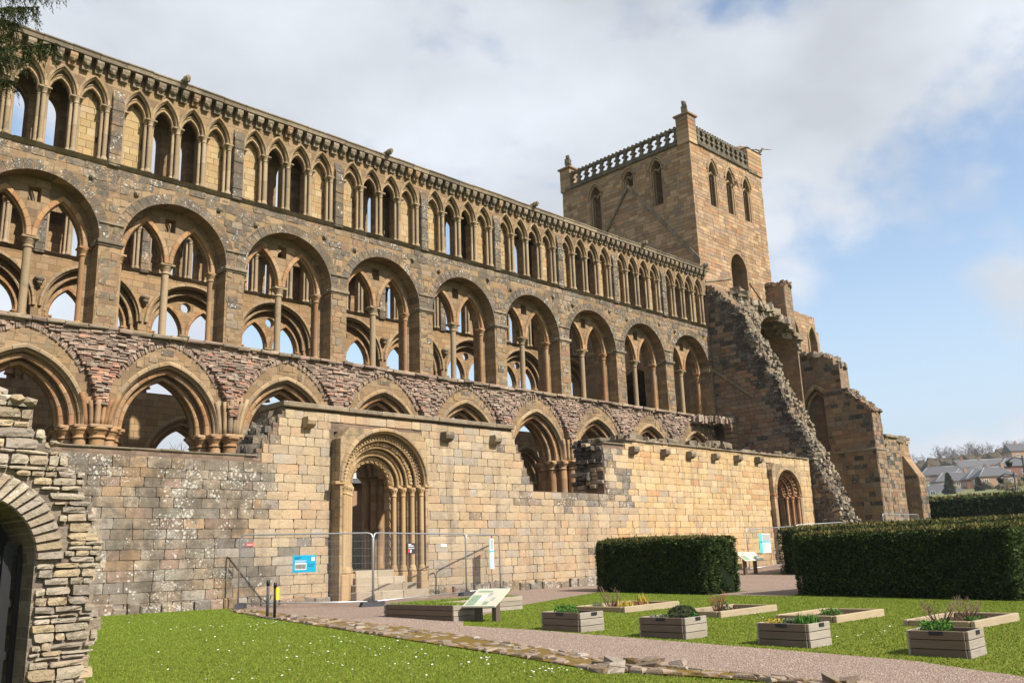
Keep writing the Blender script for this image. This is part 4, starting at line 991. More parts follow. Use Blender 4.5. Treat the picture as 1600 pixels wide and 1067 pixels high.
# remains of the transept vault against the tower
VM = southface(-1.4); va = (40.9, 2.45, 12.3, 1.95)
f2, br2 = ragged([(36.7, 15.3), (37.6, 15.0), (38.6, 14.75), (40.5, 14.7), (42.0, 14.3), (43.6, 13.3)], (.2, .45), .1, 8)
mb = MB(); strips(mb, VM, 36.7, 43.5, 7, f2, 0, 1.85, [op_arch(va[0], va[1], va[2], va[3], 7)], breaks=br2, n=20); mb.build('vault_wall', m_shade_core, tr)
mb = MB(); ring(mb, VM, va[0], va[2], va[1], va[3], [(0, -.06), (.34, -.08), (.34, .5), (0, .5)], 16, .02, 1, jit=lambda: rng.uniform(-.06, .06)); mb.build('vault_arch', m_core_lit, tr)
vs_ = []
along(f2, br2, VM, -.1, 1.6, (.14, .3), 12, vs_)
for _ in range(130):
    x = rng.uniform(36.3, 39.2); y = rng.uniform(-1.5, .45); m_ = MB(); m_.chunk((x, y, 14.6+1.2*max(0, (y+1.5)/2)*(1-(x-36.3)/4)+rng.uniform(-.2, .25)), (rng.uniform(.12, .26), rng.uniform(.12, .2), .12), rng, rng.uniform(0, 3)); vs_.append((m_.v, m_.f, (x, y, 1)))
for _ in range(120):
    x = rng.uniform(36.7, 38.3); z = rng.uniform(12.8, 14.9); m_ = MB(); m_.chunk((x, -1.42, z), (rng.uniform(.1, .24), .12, .09), rng, rng.uniform(-.2, .2)); vs_.append((m_.v, m_.f, (x, z, 1)))
place(vs_, tr, 'vault_rubble', m_core_lit, limit=200)

# ------------------------------------------------------------------ choir and chapels beyond the tower
ch = wroot('choir_wall', (48, 0, -1.0), 'far choir wall with two tall lancets under the tower', 'ruin')
lan = ((46.95, .60, 14.55, 1.0, 12.6), (49.5, .55, 14.45, .95, 12.4))
f3, br3 = ragged([(44.5, 16.3), (50.0, 16.25), (50.4, 15.2), (50.8, 13.8), (51.1, 12.5)], (.3, .5), .04, 4)
mb = MB(); strips(mb, southface(.5), 44.5, 51.1, -1, f3, 0, 1.2, [op_arch(c, a, zs, h, zb) for c, a, zs, h, zb in lan], breaks=br3, n=14); mb.build('wall_core', m_tower_core, ch)
pcs = clad(southface(.5), 44.5, 51.0, 9.5, 16.2, lambda u, z: z < f3(u)-.05 and not any(in_arch(u, z, c, zs, a, h, .14, zb) for c, a, zs, h, zb in lan), proud=(.01, .03))
place(pcs, ch, 'ashlar_block', m_tower, limit=80)
mb = MB()
for c, a, zs, h, zb in lan:
    ring(mb, southface(.5), c, zs, a, h, [(.0, -.03), (.04, -.08), (.12, -.08), (.15, -.02), (.15, .05), (0, .05)], 6, .004, 2)
    for s_ in (-1, 1): mb.tube((c+s_*(a+.07), .45, zb), (c+s_*(a+.07), .45, zs), .07, .07, 7)
mb.build('lancet_moulding', m_mould, ch)
mb = MB(); strips(mb, southface(.95), 46.3, 47.6, 12, 14.3, 0, .2); mb.build('blocking', m_shade, ch)
cp = wroot('ruined_chapel', (46, -3, -1.0), 'dark ruined chapel wall and sloped buttress behind the transept', 'ruin')
f4, br4 = ragged([(-3.55, 10.0), (-3.5, 11.0), (-3.3, 11.5), (-3.2, 11.8), (-1.5, 12.4), (0.4, 12.6)], (.2, .4), .08, 6)
EM = westface(44.45)
mb = MB(); strips(mb, EM, -3.55, .4, -1, f4, 0, 1.2, [op_arch(-1.75, 1.0, 8.3, 1.7, -1)], breaks=br4, n=14); mb.box(44.95, 45.3, -2.9, -.6, -1, 10.3); mb.build('wall_core', m_shade_core, cp)
pcs = clad(EM, -3.55, .3, 4, 12.4, lambda u, z: z < f4(u)-.05 and not in_arch(u, z, -1.75, 8.3, 1.0, 1.7, .3), proud=(.01, .03))
mb = MB(); ring(mb, EM, -1.75, 8.3, 1.0, 1.7, [(0, -.05), (.08, -.1), (.22, -.1), (.28, -.02), (.28, .3), (0, .3)], 7, .006, 2); ring(mb, EM, -1.75, 8.3, .85, 1.5, roll(0, .25, .1, 8), 7, .006, 2); mb.build('arch_moulding', m_mould, cp)
def butt(u):
    return float(np.interp(u, [-5.45, -3.9, -2.5], [8.1, 9.66, 9.75]))
BM = westface(44.0)
mb = MB(); strips(mb, BM, -5.45, -2.5, -1.2, butt, 0, 1.3, breaks=(-3.9,)); mb.build('buttress_core', m_shade_core, cp)
pcs += clad(BM, -5.45, -2.5, -1, 9.6, lambda u, z: z < butt(u)-.03, h=(.24, .32), wd=(.3, .7), proud=(.01, .03)) + clad(southface(-5.45), 44.0, 45.3, -1, 8.0, lambda u, z: True, h=(.24, .32), wd=(.25, .6), proud=(.01, .05), jit=.015)
for _ in range(90):
    t = rng.random(); y = -5.45+1.55*t; x = rng.uniform(44.0, 45.3); m_ = MB(); m_.chunk((x, y, butt(y)-.03), (rng.uniform(.1, .22), rng.uniform(.1, .2), .07), rng, rng.uniform(-.3, .3)); pcs.append((m_.v, m_.f, (x, 8.5, 1)))
mb = MB(); mb.bbox(43.92, 45.36, -5.53, -2.5, 5.6, 5.78, .04); mb.build('set_off', m_dark, cp)
# chapel shell further east
f5, br5 = ragged([(45.3, 7.4), (46.2, 6.2), (46.8, 5.4), (47.3, 6.7), (50.9, 6.75), (51.2, 5.2), (51.8, 3.2), (52.6, 1.5), (53.2, .2)], (.25, .5), .1, 9)
SM = southface(-4.7)
mb = MB(); strips(mb, SM, 45.3, 53.2, -1.2, f5, 0, 1.1, [op_arch(46.6, .6, 2.6, .9, -1)], breaks=br5); mb.box(49.6, 50.7, -5.6, -4.7, -1.2, 4.2); mb.hexa([(49.6, -5.6, 4.2), (50.7, -5.6, 4.2), (50.7, -4.7, 4.2), (49.6, -4.7, 4.2), (49.6, -4.8, 5.6), (50.7, -4.8, 5.6), (50.7, -4.7, 5.6), (49.6, -4.7, 5.6)]); mb.build('chapel_wall', m_tower_core, cp)
pcs += clad(westface(49.6), -5.6, -4.72, -1, 4.3, lambda u, z: True, proud=(.01, .04), jit=.012)+clad(southface(-5.6), 49.6, 50.7, -1, 4.2, lambda u, z: True, wd=(.25, .6), proud=(.01, .04), jit=.012)
pcs += clad(SM, 45.3, 53, -1, 6.7, lambda u, z: z < f5(u)-.05 and not in_arch(u, z, 46.6, 2.6, .6, .9, .05) and not 49.5 < u < 50.8, proud=(.01, .04), jit=.012)
place(pcs, cp, 'ruin_block', [m_shade, m_shade_lichen, m_core_lit], lambda u, z, a: 2 if 45.2 < u < 47.2 and rng.random() < .5 else (1 if rng.random() < .25 else 0), 220)
es = []; along(f5, br5, SM, 0, 1.0, (.14, .28), 3, es); along(f4, br4, EM, 0, 1.0, (.12, .24), 4, es); place(es, cp, 'loose_stone', m_core_lit, limit=60)
mb = MB(); mb.bbox(47.2, 51.0, -4.85, -3.5, 6.72, 6.9, .03); mb.build('coping', m_dark, cp)
mb = MB(); mb.bbox(50.9, 51.9, -4.3, -3.2, -1, 6.4, .06); mb.build('chapel_pier', m_shade, cp)

# ------------------------------------------------------------------ ground
def GZ(x, y):
    z = -1.05-.006*min(x, 60)+.019*(max(min(y, -5.5), -70)+5.5)
    z += .04*max(0, min(x, 40)-19)
    if x > 72: z += min(x-72, 228)*.075+max(0, min(x, 545)-300)*.105
    if x < -30: z -= .0
    return z
nr = np.random.default_rng(5)
def mat_grass():
    t = NT('lawn', .95, .1)
    a = t.noise(.55, 4, .6); b = t.noise(7, 4, .7); c = t.noise(60, 3, .7)
    col = t.ramp(t.math('ADD', t.math('MULTIPLY', a, .5), t.math('MULTIPLY', b, .5)), [(0.0864, 0.0994, 0.0121), (0.121, 0.1426, 0.0155), (0.1598, 0.1771, 0.0242), (0.2246, 0.2074, 0.0518)], False)
    col = t.mix(.5, col, t.ramp(c, [(.5, .5, .5), (1.25, 1.25, 1.2)], False), 'MULTIPLY')
    far = t.n('ShaderNodeSeparateXYZ'); t.l(t.pos(), far.inputs[0])
    col = t.mix(t.rng(far.outputs[0], 62, 90), col, t.ramp(t.noise(.05, 4, .6), [(.10, .12, .05), (.15, .16, .07), (.12, .10, .05)], False))
    return t.done(col, t.bump(c, .9, .03))
def mat_blade():
    t = NT('grass_blade', .8, .15); r = t.n('ShaderNodeNewGeometry').outputs['Random Per Island']
    col = t.ramp(r, [(.092, .142, .013), (.118, .180, .017), (.145, .208, .024), (.195, .228, .045)], False)
    col = t.mix(.7, col, t.ramp(t.noise(.6, 4, .6), [(.72, .8, .65), (1.0, 1.0, 1.0), (1.1, 1.06, .95), (1.5, 1.25, 1.15)], False), 'MULTIPLY')
    t.b.inputs['Transmission Weight'].default_value = 0.0
    return t.done(col)
def mat_gravel():
    t = NT('gravel', .95, .1); v = t.n('ShaderNodeTexVoronoi'); v.inputs['Scale'].default_value = 48; t.l(t.pos(), v.inputs['Vector'])
    s = t.n('ShaderNodeSeparateColor'); t.l(v.outputs['Color'], s.inputs[0])
    col = t.ramp(s.outputs[0], [(.255, .185, .145), (.32, .24, .195), (.20, .145, .115), (.37, .295, .25), (.28, .205, .16), (.24, .18, .145)])
    col = t.mix(.6, col, t.ramp(t.noise(1.1, 5, .65), [(.72, .72, .72), (1.1, 1.08, 1.05)], False), 'MULTIPLY')
    return t.done(col, t.bump(v.outputs[0], 1.0, .02))
m_grass, m_blade, m_gravel = mat_grass(), mat_blade(), mat_gravel()
xs = sorted({-500, -200, -100, -60, -30, -12, 0, 12, 19, 30, 40, 50, 60, 72, 100, 140, 180, 230, 280, 300, 420, 545, 700, 900}); ys = [-600, -300, -150, -70, -40, -28, -20, -12, -5.5, 5, 14, 30, 60, 120, 250, 600]
mb = MB(); mb.v = [(x, y, GZ(x, y)) for x in xs for y in ys]; ny = len(ys)
for i in range(len(xs)-1):
    for j in range(ny-1): mb.f.append((i*ny+j, (i+1)*ny+j, (i+1)*ny+j+1, i*ny+j+1)); mb.m.append(0); mb.s.append(False)
mb.build('ground', m_grass, None, kind='structure')
KG = [(1.0, -6.6), (.62, -7.4), (-.1, -10.4), (-.77, -13.43), (-1.31, -16.52), (-1.74, -19.34), (-2.05, -21.1), (-1.9, -21.9), (-1.54, -22.6), (-1.45, -23.6), (-1.7, -27), (-2.5, -33)]     # lawn side of the kerb
KP = [(1.75, -6.4), (1.5, -8.0), (1.27, -9.9), (.82, -14.06), (.35, -16.2), (-.11, -18.17), (-.82, -20.76), (-.95, -21.8), (-.9, -22.84), (-.88, -23.73), (-1.0, -27), (-1.8, -33)]                # gravel side
KG = [(a[0]+(b[0]-a[0])*.32, a[1]+(b[1]-a[1])*.32) for a, b in zip(KG, KP)]
EDGE = [(6.44, -11.75), (2.5, -14.1), (1.6, -15.1), (1.73, -17.0), (1.6, -19.3), (1.5, -21.6), (1.38, -23.6), (.72, -25.1), (.2, -27), (-.8, -33)]
def sheet(name, poly, dz, mat):
    mb = MB(); mb.add([(x, y, GZ(x, y)+dz) for x, y in poly], [tuple(range(len(poly)))]); return mb.build(name, mat, None, kind='structure')
sheet('gravel_path', KP[::-1][0:0]+[(1.75, -5.45), (19, -5.45), (19, -8.6), (13.2, -8.9), (9.1, -10.63)]+EDGE+KP[::-1], .006, m_gravel)
sheet('hedge_walk', [(15.4, -8.7), (19, -8.6), (19, -13.0), (15.4, -13.0)], .007, m_gravel)
sheet('gravel_walk', [(19, -5.45), (40, -5.45), (40, -8.6), (19, -8.6)], .006, m_gravel)
sheet('garden_path', [(13.0, -13.0), (19, -13.0), (19, -15.35), (13.6, -15.35)], .006, m_gravel)
sheet('upper_garden_path', [(19, -8.6), (24.2, -8.6), (24.2, -15.35), (19, -15.35)], .006, m_gravel)
def inpoly(px, py, poly):
    c = np.zeros(len(px), bool); n = len(poly)
    for i in range(n):
        (x1, y1), (x2, y2) = poly[i], poly[(i+1) % n]
        if y1 == y2: continue
        k = ((y1 > py) != (y2 > py)) & (px < (x2-x1)*(py-y1)/(y2-y1)+x1); c ^= k
    return c
GZV = np.vectorize(GZ)
LAWN1 = KG + [(-9, -33), (-9, -5.4), (1.2, -5.45)]
LAWN2 = EDGE + [(14.2, -33), (14.2, -15.4), (13.2, -15.35), (12.9, -13.1), (13.2, -8.9), (9.1, -10.63)]
def blades(name, poly, n, box, hh, wd, label, avoid=()):
    x = nr.uniform(box[0], box[1], n); y = nr.uniform(box[2], box[3], n); k = inpoly(x, y, poly)
    for a in avoid: k &= ~((x > a[0]) & (x < a[1]) & (y > a[2]) & (y < a[3]))
    x, y = x[k], y[k]; n = len(x); z = GZV(x, y); a = nr.uniform(0, 2*pi, n); h = nr.uniform(*hh, n); w_ = nr.uniform(*wd, n); l = nr.normal(0, .35, (n, 2))*h[:, None]
    V = np.empty((n, 3, 3)); V[:, 0] = np.c_[x-np.cos(a)*w_, y-np.sin(a)*w_, z]; V[:, 1] = np.c_[x+np.cos(a)*w_, y+np.sin(a)*w_, z]; V[:, 2] = np.c_[x+l[:, 0], y+l[:, 1], z+h]
    return soup(name, V.reshape(-1, 3), np.arange(3*n).reshape(-1, 3), m_blade, None, kind='stuff', label=label, cat='grass')
blades('lawn_grass', LAWN1, 260000, (-8.5, 1.5, -23.5, -5.4), (.009, .024), (.004, .008), 'mown green lawn left of the stone kerb')
PL = [(1.9, 2.5, -17.83, -16.9), (1.9, 2.52, -19.95, -19.1), (1.95, 2.56, -22.02, -21.22), (2.0, 2.62, -24.1, -23.38)]
BD = [(5.95, 8.2, -15.45, -14.1), (5.9, 8.2, -18.0, -16.95), (6.0, 8.05, -20.42, -19.25), (6.1, 8.25, -22.8, -21.68)]
blades('garden_grass', LAWN2, 240000, (0, 14.2, -27, -8.8), (.009, .024), (.005, .010), 'mown green lawn around the planters', PL+BD+[(2.2, 2.9, -14.15, -11.85), (2.2, 5.65, -12.65, -11.85)])
n = 26000; x = nr.uniform(-1.4, 2.2, n*2); y = nr.uniform(-26.5, -12, n*2); GP_ = EDGE+KP[::-1]+[(1.75, -5.45), (6, -5.45)]
k = inpoly(x, y, GP_); x, y = x[k], y[k]; n = len(x); z = GZV(x, y)+.008; r = nr.uniform(.005, .012, n)
OCT = np.array([(1, 0, 0), (-.5, .87, 0), (-.5, -.87, 0), (0, 0, .75)]); a = nr.uniform(0, 6.3, n)
V = np.empty((n, 4, 3)); V[:, :, 0] = x[:, None]+r[:, None]*(OCT[:, 0]*np.cos(a)[:, None]-OCT[:, 1]*np.sin(a)[:, None]); V[:, :, 1] = y[:, None]+r[:, None]*(OCT[:, 0]*np.sin(a)[:, None]+OCT[:, 1]*np.cos(a)[:, None]); V[:, :, 2] = z[:, None]+r[:, None]*OCT[:, 2]
T = (np.array([(0, 1, 3), (1, 2, 3), (2, 0, 3)])[None]+4*np.arange(n)[:, None, None]).reshape(-1, 3)
t = NT('chipping', .9, .1); m_chip = t.done(t.ramp(t.n('ShaderNodeNewGeometry').outputs['Random Per Island'], [(.255, .185, .145), (.33, .25, .205), (.20, .145, .115), (.38, .31, .265), (.28, .205, .165)]))
soup('loose_gravel', V.reshape(-1, 3), T, m_chip, None, kind='stuff', label='pinkish loose gravel on the path', cat='gravel')
# daisies
m_white = plain('white_petal', (.75, .75, .72), .6); cl = [(-1.9, -17.5, 1.0, 40), (-2.0, -15.5, .8, 34), (-1.2, -11.5, .7, 45), (-2.6, -19.5, .8, 40), (-3.2, -14, 1.6, 50), (-2.3, -8.5, 1.2, 40), (4.4, -22.2, .8, 22), (3.9, -20.9, .5, 12), (8, -24, 2.0, 20), (5, -18.5, 1.2, 10), (-4.0, -18, 1.5, 40), (-2.2, -20.9, .35, 26)]
P_ = []
for cx, cy, s_, k in cl: P_ += [(cx+nr.normal(0, s_), cy+nr.normal(0, s_*.7)) for _ in range(k)]
P_ = np.array(P_); k = inpoly(P_[:, 0], P_[:, 1], LAWN1) | inpoly(P_[:, 0], P_[:, 1], LAWN2); P_ = P_[k]; mb = MB()
for x, y in P_:
    z = GZ(x, y)+rng.uniform(.03, .05); r = rng.uniform(.010, .017); tl = (rng.uniform(-.3, .3), rng.uniform(-.3, .3))
    mb.add([(x+r*cos(i*pi/3), y+r*sin(i*pi/3), z+r*(tl[0]*cos(i*pi/3)+tl[1]*sin(i*pi/3))) for i in range(6)], [(0, 1, 2, 3, 4, 5)])
mb.build('daisies', m_white, None, kind='stuff', label='scattered white daisies in the lawn', cat='flowers')
# ------------------------------------------------------------------ kerb of old footings
kb = wroot('stone_kerb', (-.5, -15, GZ(-.5, -15)), 'low mossy line of old wall footings between lawn and gravel', 'kerb')
def lerp_line(L, t):
    d = [0]
    for a, b in zip(L[:-1], L[1:]): d.append(d[-1]+math.hypot(b[0]-a[0], b[1]-a[1]))
    q = t*d[-1]; return float(np.interp(q, d, [p[0] for p in L])), float(np.interp(q, d, [p[1] for p in L]))
ks = []; NK = 105
for i in range(NK):
    for j in range(5):
        t0, t1 = (i+rng.uniform(-.1, .1))/NK, (i+1+rng.uniform(-.25, .0))/NK; s0, s1 = (j+.02+rng.uniform(-.1, .2))/5, (j+.98+rng.uniform(-.2, .15))/5
        if rng.random() < .2: continue
        c = []
        for t, s in ((t0, s0), (t1, s0), (t1, s1), (t0, s1)):
            a, b = lerp_line(KG, max(0, min(1, t))), lerp_line(KP, max(0, min(1, t))); c.append((a[0]+(b[0]-a[0])*s+rng.uniform(-.03, .03), a[1]+(b[1]-a[1])*s+rng.uniform(-.04, .04)))
        if c[0][1] > -5.8: continue
        h = (.014+.024*rng.random()+(.018 if j == 0 else 0))*(.7+.6*math.sin(i*.5)**2); m = (sum(p[0] for p in c)/4, sum(p[1] for p in c)/4)
        vs = [(x, y, GZ(x, y)-.05) for x, y in c] + [(x+(m[0]-x)*.05, y+(m[1]-y)*.05, GZ(x, y)+h*.6) for x, y in c] + [(x+(m[0]-x)*.25, y+(m[1]-y)*.25, GZ(x, y)+h+rng.uniform(-.012, .012)) for x, y in c]
        fs = [(8, 9, 10, 11)]
        for k in range(4): l = (k+1) % 4; fs += [(4+k, 4+l, 8+l, 8+k), (k, l, 4+l, 4+k)]
        ks.append((vs, fs, (m[0], m[1], 1)))
place(ks, kb, 'kerb_stone', m_kerb, limit=300)
mb = MB()
for a, b in zip(range(40), range(1, 41)):
    p = [lerp_line(KG, a/40), lerp_line(KP, a/40), lerp_line(KP, b/40), lerp_line(KG, b/40)]; mb.add([(x, y, GZ(x, y)+.018) for x, y in p], [(0, 1, 2, 3)])
mb.build('moss_bed', plain('moss', (.15, .10, .03), .95, .05, var=.35, vs=9, bump=.8), kb)
for nm, x, y, s, lab in (('boulder', -.95, -21.55, .15, 'worn dark stone beside the drain hollow in the kerb'), ('boulder', -.95, -23.9, .15, 'mossy boulder at the bottom edge of the gravel path'), ('boulder', .55, -10.8, .17, 'small white edged boulder in the kerb below the fence')):
    mb = MB()
    for k in range(3): mb.chunk((rng.uniform(-.12, .12)*k, rng.uniform(-.18, .18)*k, s*.12), (s*(.9-.15*k), s*.6, s*.3), rng, k)
    o = mb.build(nm, m_kerb, None, label=lab, cat='boulder'); o.location = (x, y, GZ(x, y))
mb = MB()
for a_ in range(10):
    t = 2*pi*a_/10; mb.chunk((.40*cos(t), .22*sin(t), .015), (.15, .10, .04), rng, t)
o = mb.build('drain_hollow', m_kerb, None, label='ring of stones round a dark drain hollow in the kerb', cat='drain'); o.location = (-1.28, -21.3, GZ(-1.28, -21.3))
mb = MB(); mb.lathe(0, 0, [(.28, .03), (.1, -.0)], 10); h_ = mb.build('hollow', plain('hollow_floor', (.03, .027, .022), .5), o)  # near-black dish inside the ring of stones

# ------------------------------------------------------------------ timber planters
def mat_wood(name, c0, c1, ax):
    t = NT(name, .85, .2); sc3 = {'x': (2, 26, 26), 'y': (26, 2, 26)}[ax]
    g = t.noise(1.6, 5, .65, t.pos(sc3), .4); b = t.noise(2.2, 4, .6); r = island(t)
    col = t.ramp(g, [c0, tuple((p+q)/2 for p, q in zip(c0, c1)), c1], False); col = t.mix(.6, col, t.ramp(r, [(.78, .76, .74), (1.0, 1, 1), (1.12, 1.08, 1.0), (.9, .92, .95)]), 'MULTIPLY'); col = t.mix(.5, col, t.ramp(b, [(.6, .58, .56), (1.1, 1.1, 1.08)], False), 'MULTIPLY')
    return t.done(col, t.bump(g, .5, .01))
m_wx = mat_wood('silvered_board', (.18, .15, .115), (.43, .385, .32), 'x'); m_wy = mat_wood('shaded_end_board', (.10, .073, .052), (.21, .155, .115), 'y')  # end boards made browner and darker: their shade is put into the colour
m_soil = plain('soil', (.075, .05, .035), .98, .05, var=.5, vs=30, bump=1.0); m_black = plain('black_plastic', (.015, .015, .016), .5)
m_leafs = [plain('leaf_green', (.06, .15, .02), .7, .2, var=.4, vs=40), plain('leaf_grey_green', (.10, .13, .07), .8, .2, var=.4, vs=40), plain('leaf_yellow', (.42, .33, .05), .8, .2, var=.3, vs=40), plain('leaf_dark', (.035, .05, .02), .8, .2, var=.5, vs=40), plain('twig', (.16, .11, .075), .9, .1, var=.4, vs=30), plain('leaf_bronze', (.22, .09, .05), .8, .2, var=.4, vs=40)]
def tuft(loc, r, h, n, mi, sz=.03, label='', cat='plant', nm='garden_plant', dome=False, upright=False):
    V = np.empty((n, 3, 3))
    th = nr.uniform(0, 2*pi, n); rr = r*np.sqrt(nr.uniform(0, 1, n)); zz = nr.uniform(.05, 1, n)*h
    if dome: zz = h*np.sqrt(np.clip(1-(rr/r)**2, 0, 1))*nr.uniform(.75, 1.0, n)
    c = np.c_[rr*np.cos(th), rr*np.sin(th), zz]
    a = nr.normal(0, 1, (n, 3)); a /= np.linalg.norm(a, axis=1)[:, None]
    if upright: a = np.c_[a[:, :2]*.4, np.abs(a[:, 2])+.9]
    b = np.cross(a, nr.normal(0, 1, (n, 3))); b /= np.linalg.norm(b, axis=1)[:, None]
    s = nr.uniform(.6, 1.3, n)[:, None]*sz
    V[:, 0] = c-b*s*.35; V[:, 1] = c+b*s*.35; V[:, 2] = c+a*s*(2.2 if upright else 1.3)
    o = soup(nm, V.reshape(-1, 3), np.arange(3*n).reshape(-1, 3), m_leafs[mi], None, label=label, cat=cat); o.location = loc; return o
def twigs(loc, r, h, n, label, mi=4, leaves=0):
    mb = MB()
    for _ in range(n):
        t = rng.uniform(0, 6.3); l = rng.uniform(.5, 1)*h; x, y = r*.3*cos(t), r*.3*sin(t); p = [(x, y, 0), (x+r*.35*cos(t), y+r*.35*sin(t), l*.55), (x+r*.6*cos(t+.4), y+r*.6*sin(t+.4), l)]
        mb.path(p, [.008, .006, .003], 4)
        for q in range(3):
            b = Vector(p[1])*(1-q*.3)+Vector(p[2])*(q*.3); mb.path([b, b+Vector((rng.uniform(-1, 1)*.09, rng.uniform(-1, 1)*.09, .1*h+.03))], [.004, .002], 3)
    root = mb.build('bare_shrub', m_leafs[mi], None, label=label, cat='shrub'); root.location = loc; return root
names_ = ('first', 'second', 'third', 'fourth'); desc = ('with bright green herbs, the one nearest the wall', 'with a round grey bush in it', 'with yellow and grey herbs in a row', 'nearest the camera with one green clump')
for i, (x0, x1, y0, y1) in enumerate(PL):
    zb = GZ((x0+x1)/2, (y0+y1)/2)-.02; H = .34; p = empty('planter_box', ((x0+x1)/2, (y0+y1)/2, zb), rad((-2, 1.5, -1, 2)[i]), 'square timber planter '+desc[i], 'planter', 'square timber planters beside the path')
    hx, hy = (x1-x0)/2, (y1-y0)/2; rows = 3
    for k in range(rows):
        z0, z1 = k*H/rows+.004, (k+1)*H/rows-.004
        for s_ in (-1, 1):
            j_ = rng.uniform(-.006, .006)
            mb = MB(); mb.bbox(-hx, hx, s_*hy-.02+j_, s_*hy+.02+j_, z0, z1, .005); mb.build('board', m_wx, p)
            mb = MB(); mb.bbox(s_*hx-.02+j_, s_*hx+.02+j_, -hy+.022, hy-.022, z0, z1, .005); mb.build('end_board', m_wy, p)
    for sx in (-1, 1):
        for sy in (-1, 1): mb = MB(); mb.box(sx*(hx-.05)-.028, sx*(hx-.05)+.028, sy*(hy-.05)-.028, sy*(hy-.05)+.028, .0, H-.02); mb.build('corner_post', m_wy, p)
    mb = MB(); mb.box(-hx+.02, hx-.02, -hy+.02, hy-.02, .05, H-.07); mb.build('soil', m_soil, p)
    mb = MB(); mb.bbox(-hx-.032, -hx-.021, -.09, .09, H-.055, H-.005, .003); mb.build('name_tag', m_black, p)
    mb = MB(); mb.bbox(-.02, .12, -hy-.033, -hy-.022, H-.06, H-.008, .003); mb.build('name_tag', m_black, p)
    c = ((x0+x1)/2, (y0+y1)/2, zb+H-.06)
    if i == 0: tuft((c[0]-.05, c[1]+.1, c[2]), .22, .16, 800, 0, .03, 'bright green herb clump in the planter nearest the wall')
    if i == 1:
        tuft((c[0]+.12, c[1]-.12, c[2]), .27, .23, 2600, 3, .02, 'rounded grey green bush in the second planter', dome=True); tuft((c[0]-.12, c[1]+.15, c[2]), .2, .08, 400, 1, .025, 'low herbs along the edge of the second planter'); tuft((c[0]+.1, c[1]-.32, c[2]), .09, .13, 220, 0, .03, 'pale leafy sprig before the round bush')
    if i == 2:
        tuft((c[0]-.08, c[1]+.25, c[2]), .13, .10, 420, 2, .025, 'yellow leaved herb in the third planter'); tuft((c[0], c[1]+.05, c[2]), .15, .10, 500, 1, .025, 'grey leaved herb in the third planter'); tuft((c[0]+.05, c[1]-.2, c[2]), .16, .08, 300, 0, .03, 'grassy chives in the third planter', upright=True)
    if i == 3: tuft((c[0]-.05, c[1]+.08, c[2]), .21, .16, 900, 0, .03, 'bright green clump in the planter nearest the camera')
m_sleeper = mat_wood('pale_sleeper', (.25, .19, .115), (.42, .35, .25), 'x'); m_sleeper_y = mat_wood('pale_sleeper_end', (.21, .15, .085), (.36, .28, .18), 'y')
bdesc = ('with daffodils and yellow leaves', 'with a reddish twiggy plant', 'with one small green tuft on bare soil', 'with bare twiggy shrubs')
for i, (x0, x1, y0, y1) in enumerate(BD):
    zb = GZ((x0+x1)/2, (y0+y1)/2)-.03; H = .15; p = empty('raised_bed', ((x0+x1)/2, (y0+y1)/2, zb), rad((3, 1, 0, -1)[i]), 'long low sleeper bed '+bdesc[i], 'raised bed', 'low sleeper beds in the lawn')
    hx, hy = (x1-x0)/2, (y1-y0)/2
    for s_ in (-1, 1):
        mb = MB(); mb.bbox(-hx, hx, s_*hy-.04, s_*hy+.04, 0, H, .01); mb.build('sleeper', m_sleeper, p)
        mb = MB(); mb.bbox(s_*hx-.05-.04*s_, s_*hx+.05-.04*s_, -hy+.052, hy-.052, 0, H-.004, .01); mb.build('end_sleeper', m_sleeper_y, p)
    mb = MB(); mb.box(-hx+.02, hx-.02, -hy+.02, hy-.02, .0, .06); mb.build('soil', m_soil, p)
    mb = MB()
    for _ in range(150): mb.lump((rng.uniform(-hx+.1, hx-.1), rng.uniform(-hy+.1, hy-.1), .065), rng.uniform(.015, .04), rng)
    mb.build('soil_clods', m_soil, p, kind='stuff')
zb = lambda i: GZ(7, (BD[i][2]+BD[i][3])/2)+.05
twigs((6.5, -14.75, zb(0)), .3, .5, 16, 'pale bare twigs in the daffodil bed', 4)
for k, (x, y) in enumerate(((6.2, -14.6), (6.45, -15.15), (6.75, -15.05))):
    tuft((x, y, zb(0)), .12, .07, 80, 2 if k else 1, .035, ('white daffodil clump beside the pale twigs', 'yellow leaved clump at the front of the daffodil bed', 'small yellow clump beside the front sleeper of the daffodil bed')[k], upright=True)
tuft((7.75, -14.7, zb(0)), .14, .12, 120, 2, .04, 'tall yellow leaved plant at the far end of the daffodil bed', upright=True); tuft((7.1, -14.75, zb(0)), .4, .1, 260, 5, .05, 'bronze dead stems in the middle of the daffodil bed')
twigs((6.8, -17.4, zb(1)), .22, .42, 18, 'reddish twiggy plant in the second bed', 5); tuft((7.1, -17.35, zb(1)), .16, .16, 120, 1, .05, 'grey green tuft beside the reddish twigs')
tuft((6.9, -19.9, zb(2)), .2, .12, 260, 0, .04, 'small green tuft alone in the third bed')
twigs((6.5, -22.1, zb(3)), .35, .42, 22, 'dense bare shrub in the bed nearest the camera'); twigs((7.2, -22.3, zb(3)), .3, .36, 14, 'sparse bare shrub in the middle of the bed nearest the camera'); twigs((7.9, -22.1, zb(3)), .3, .4, 12, 'sparse bare shrub at the far end of the bed nearest the camera'); tuft((7.0, -22.5, zb(3)), .14, .08, 90, 0, .04, 'tiny green plant between the bare shrubs')
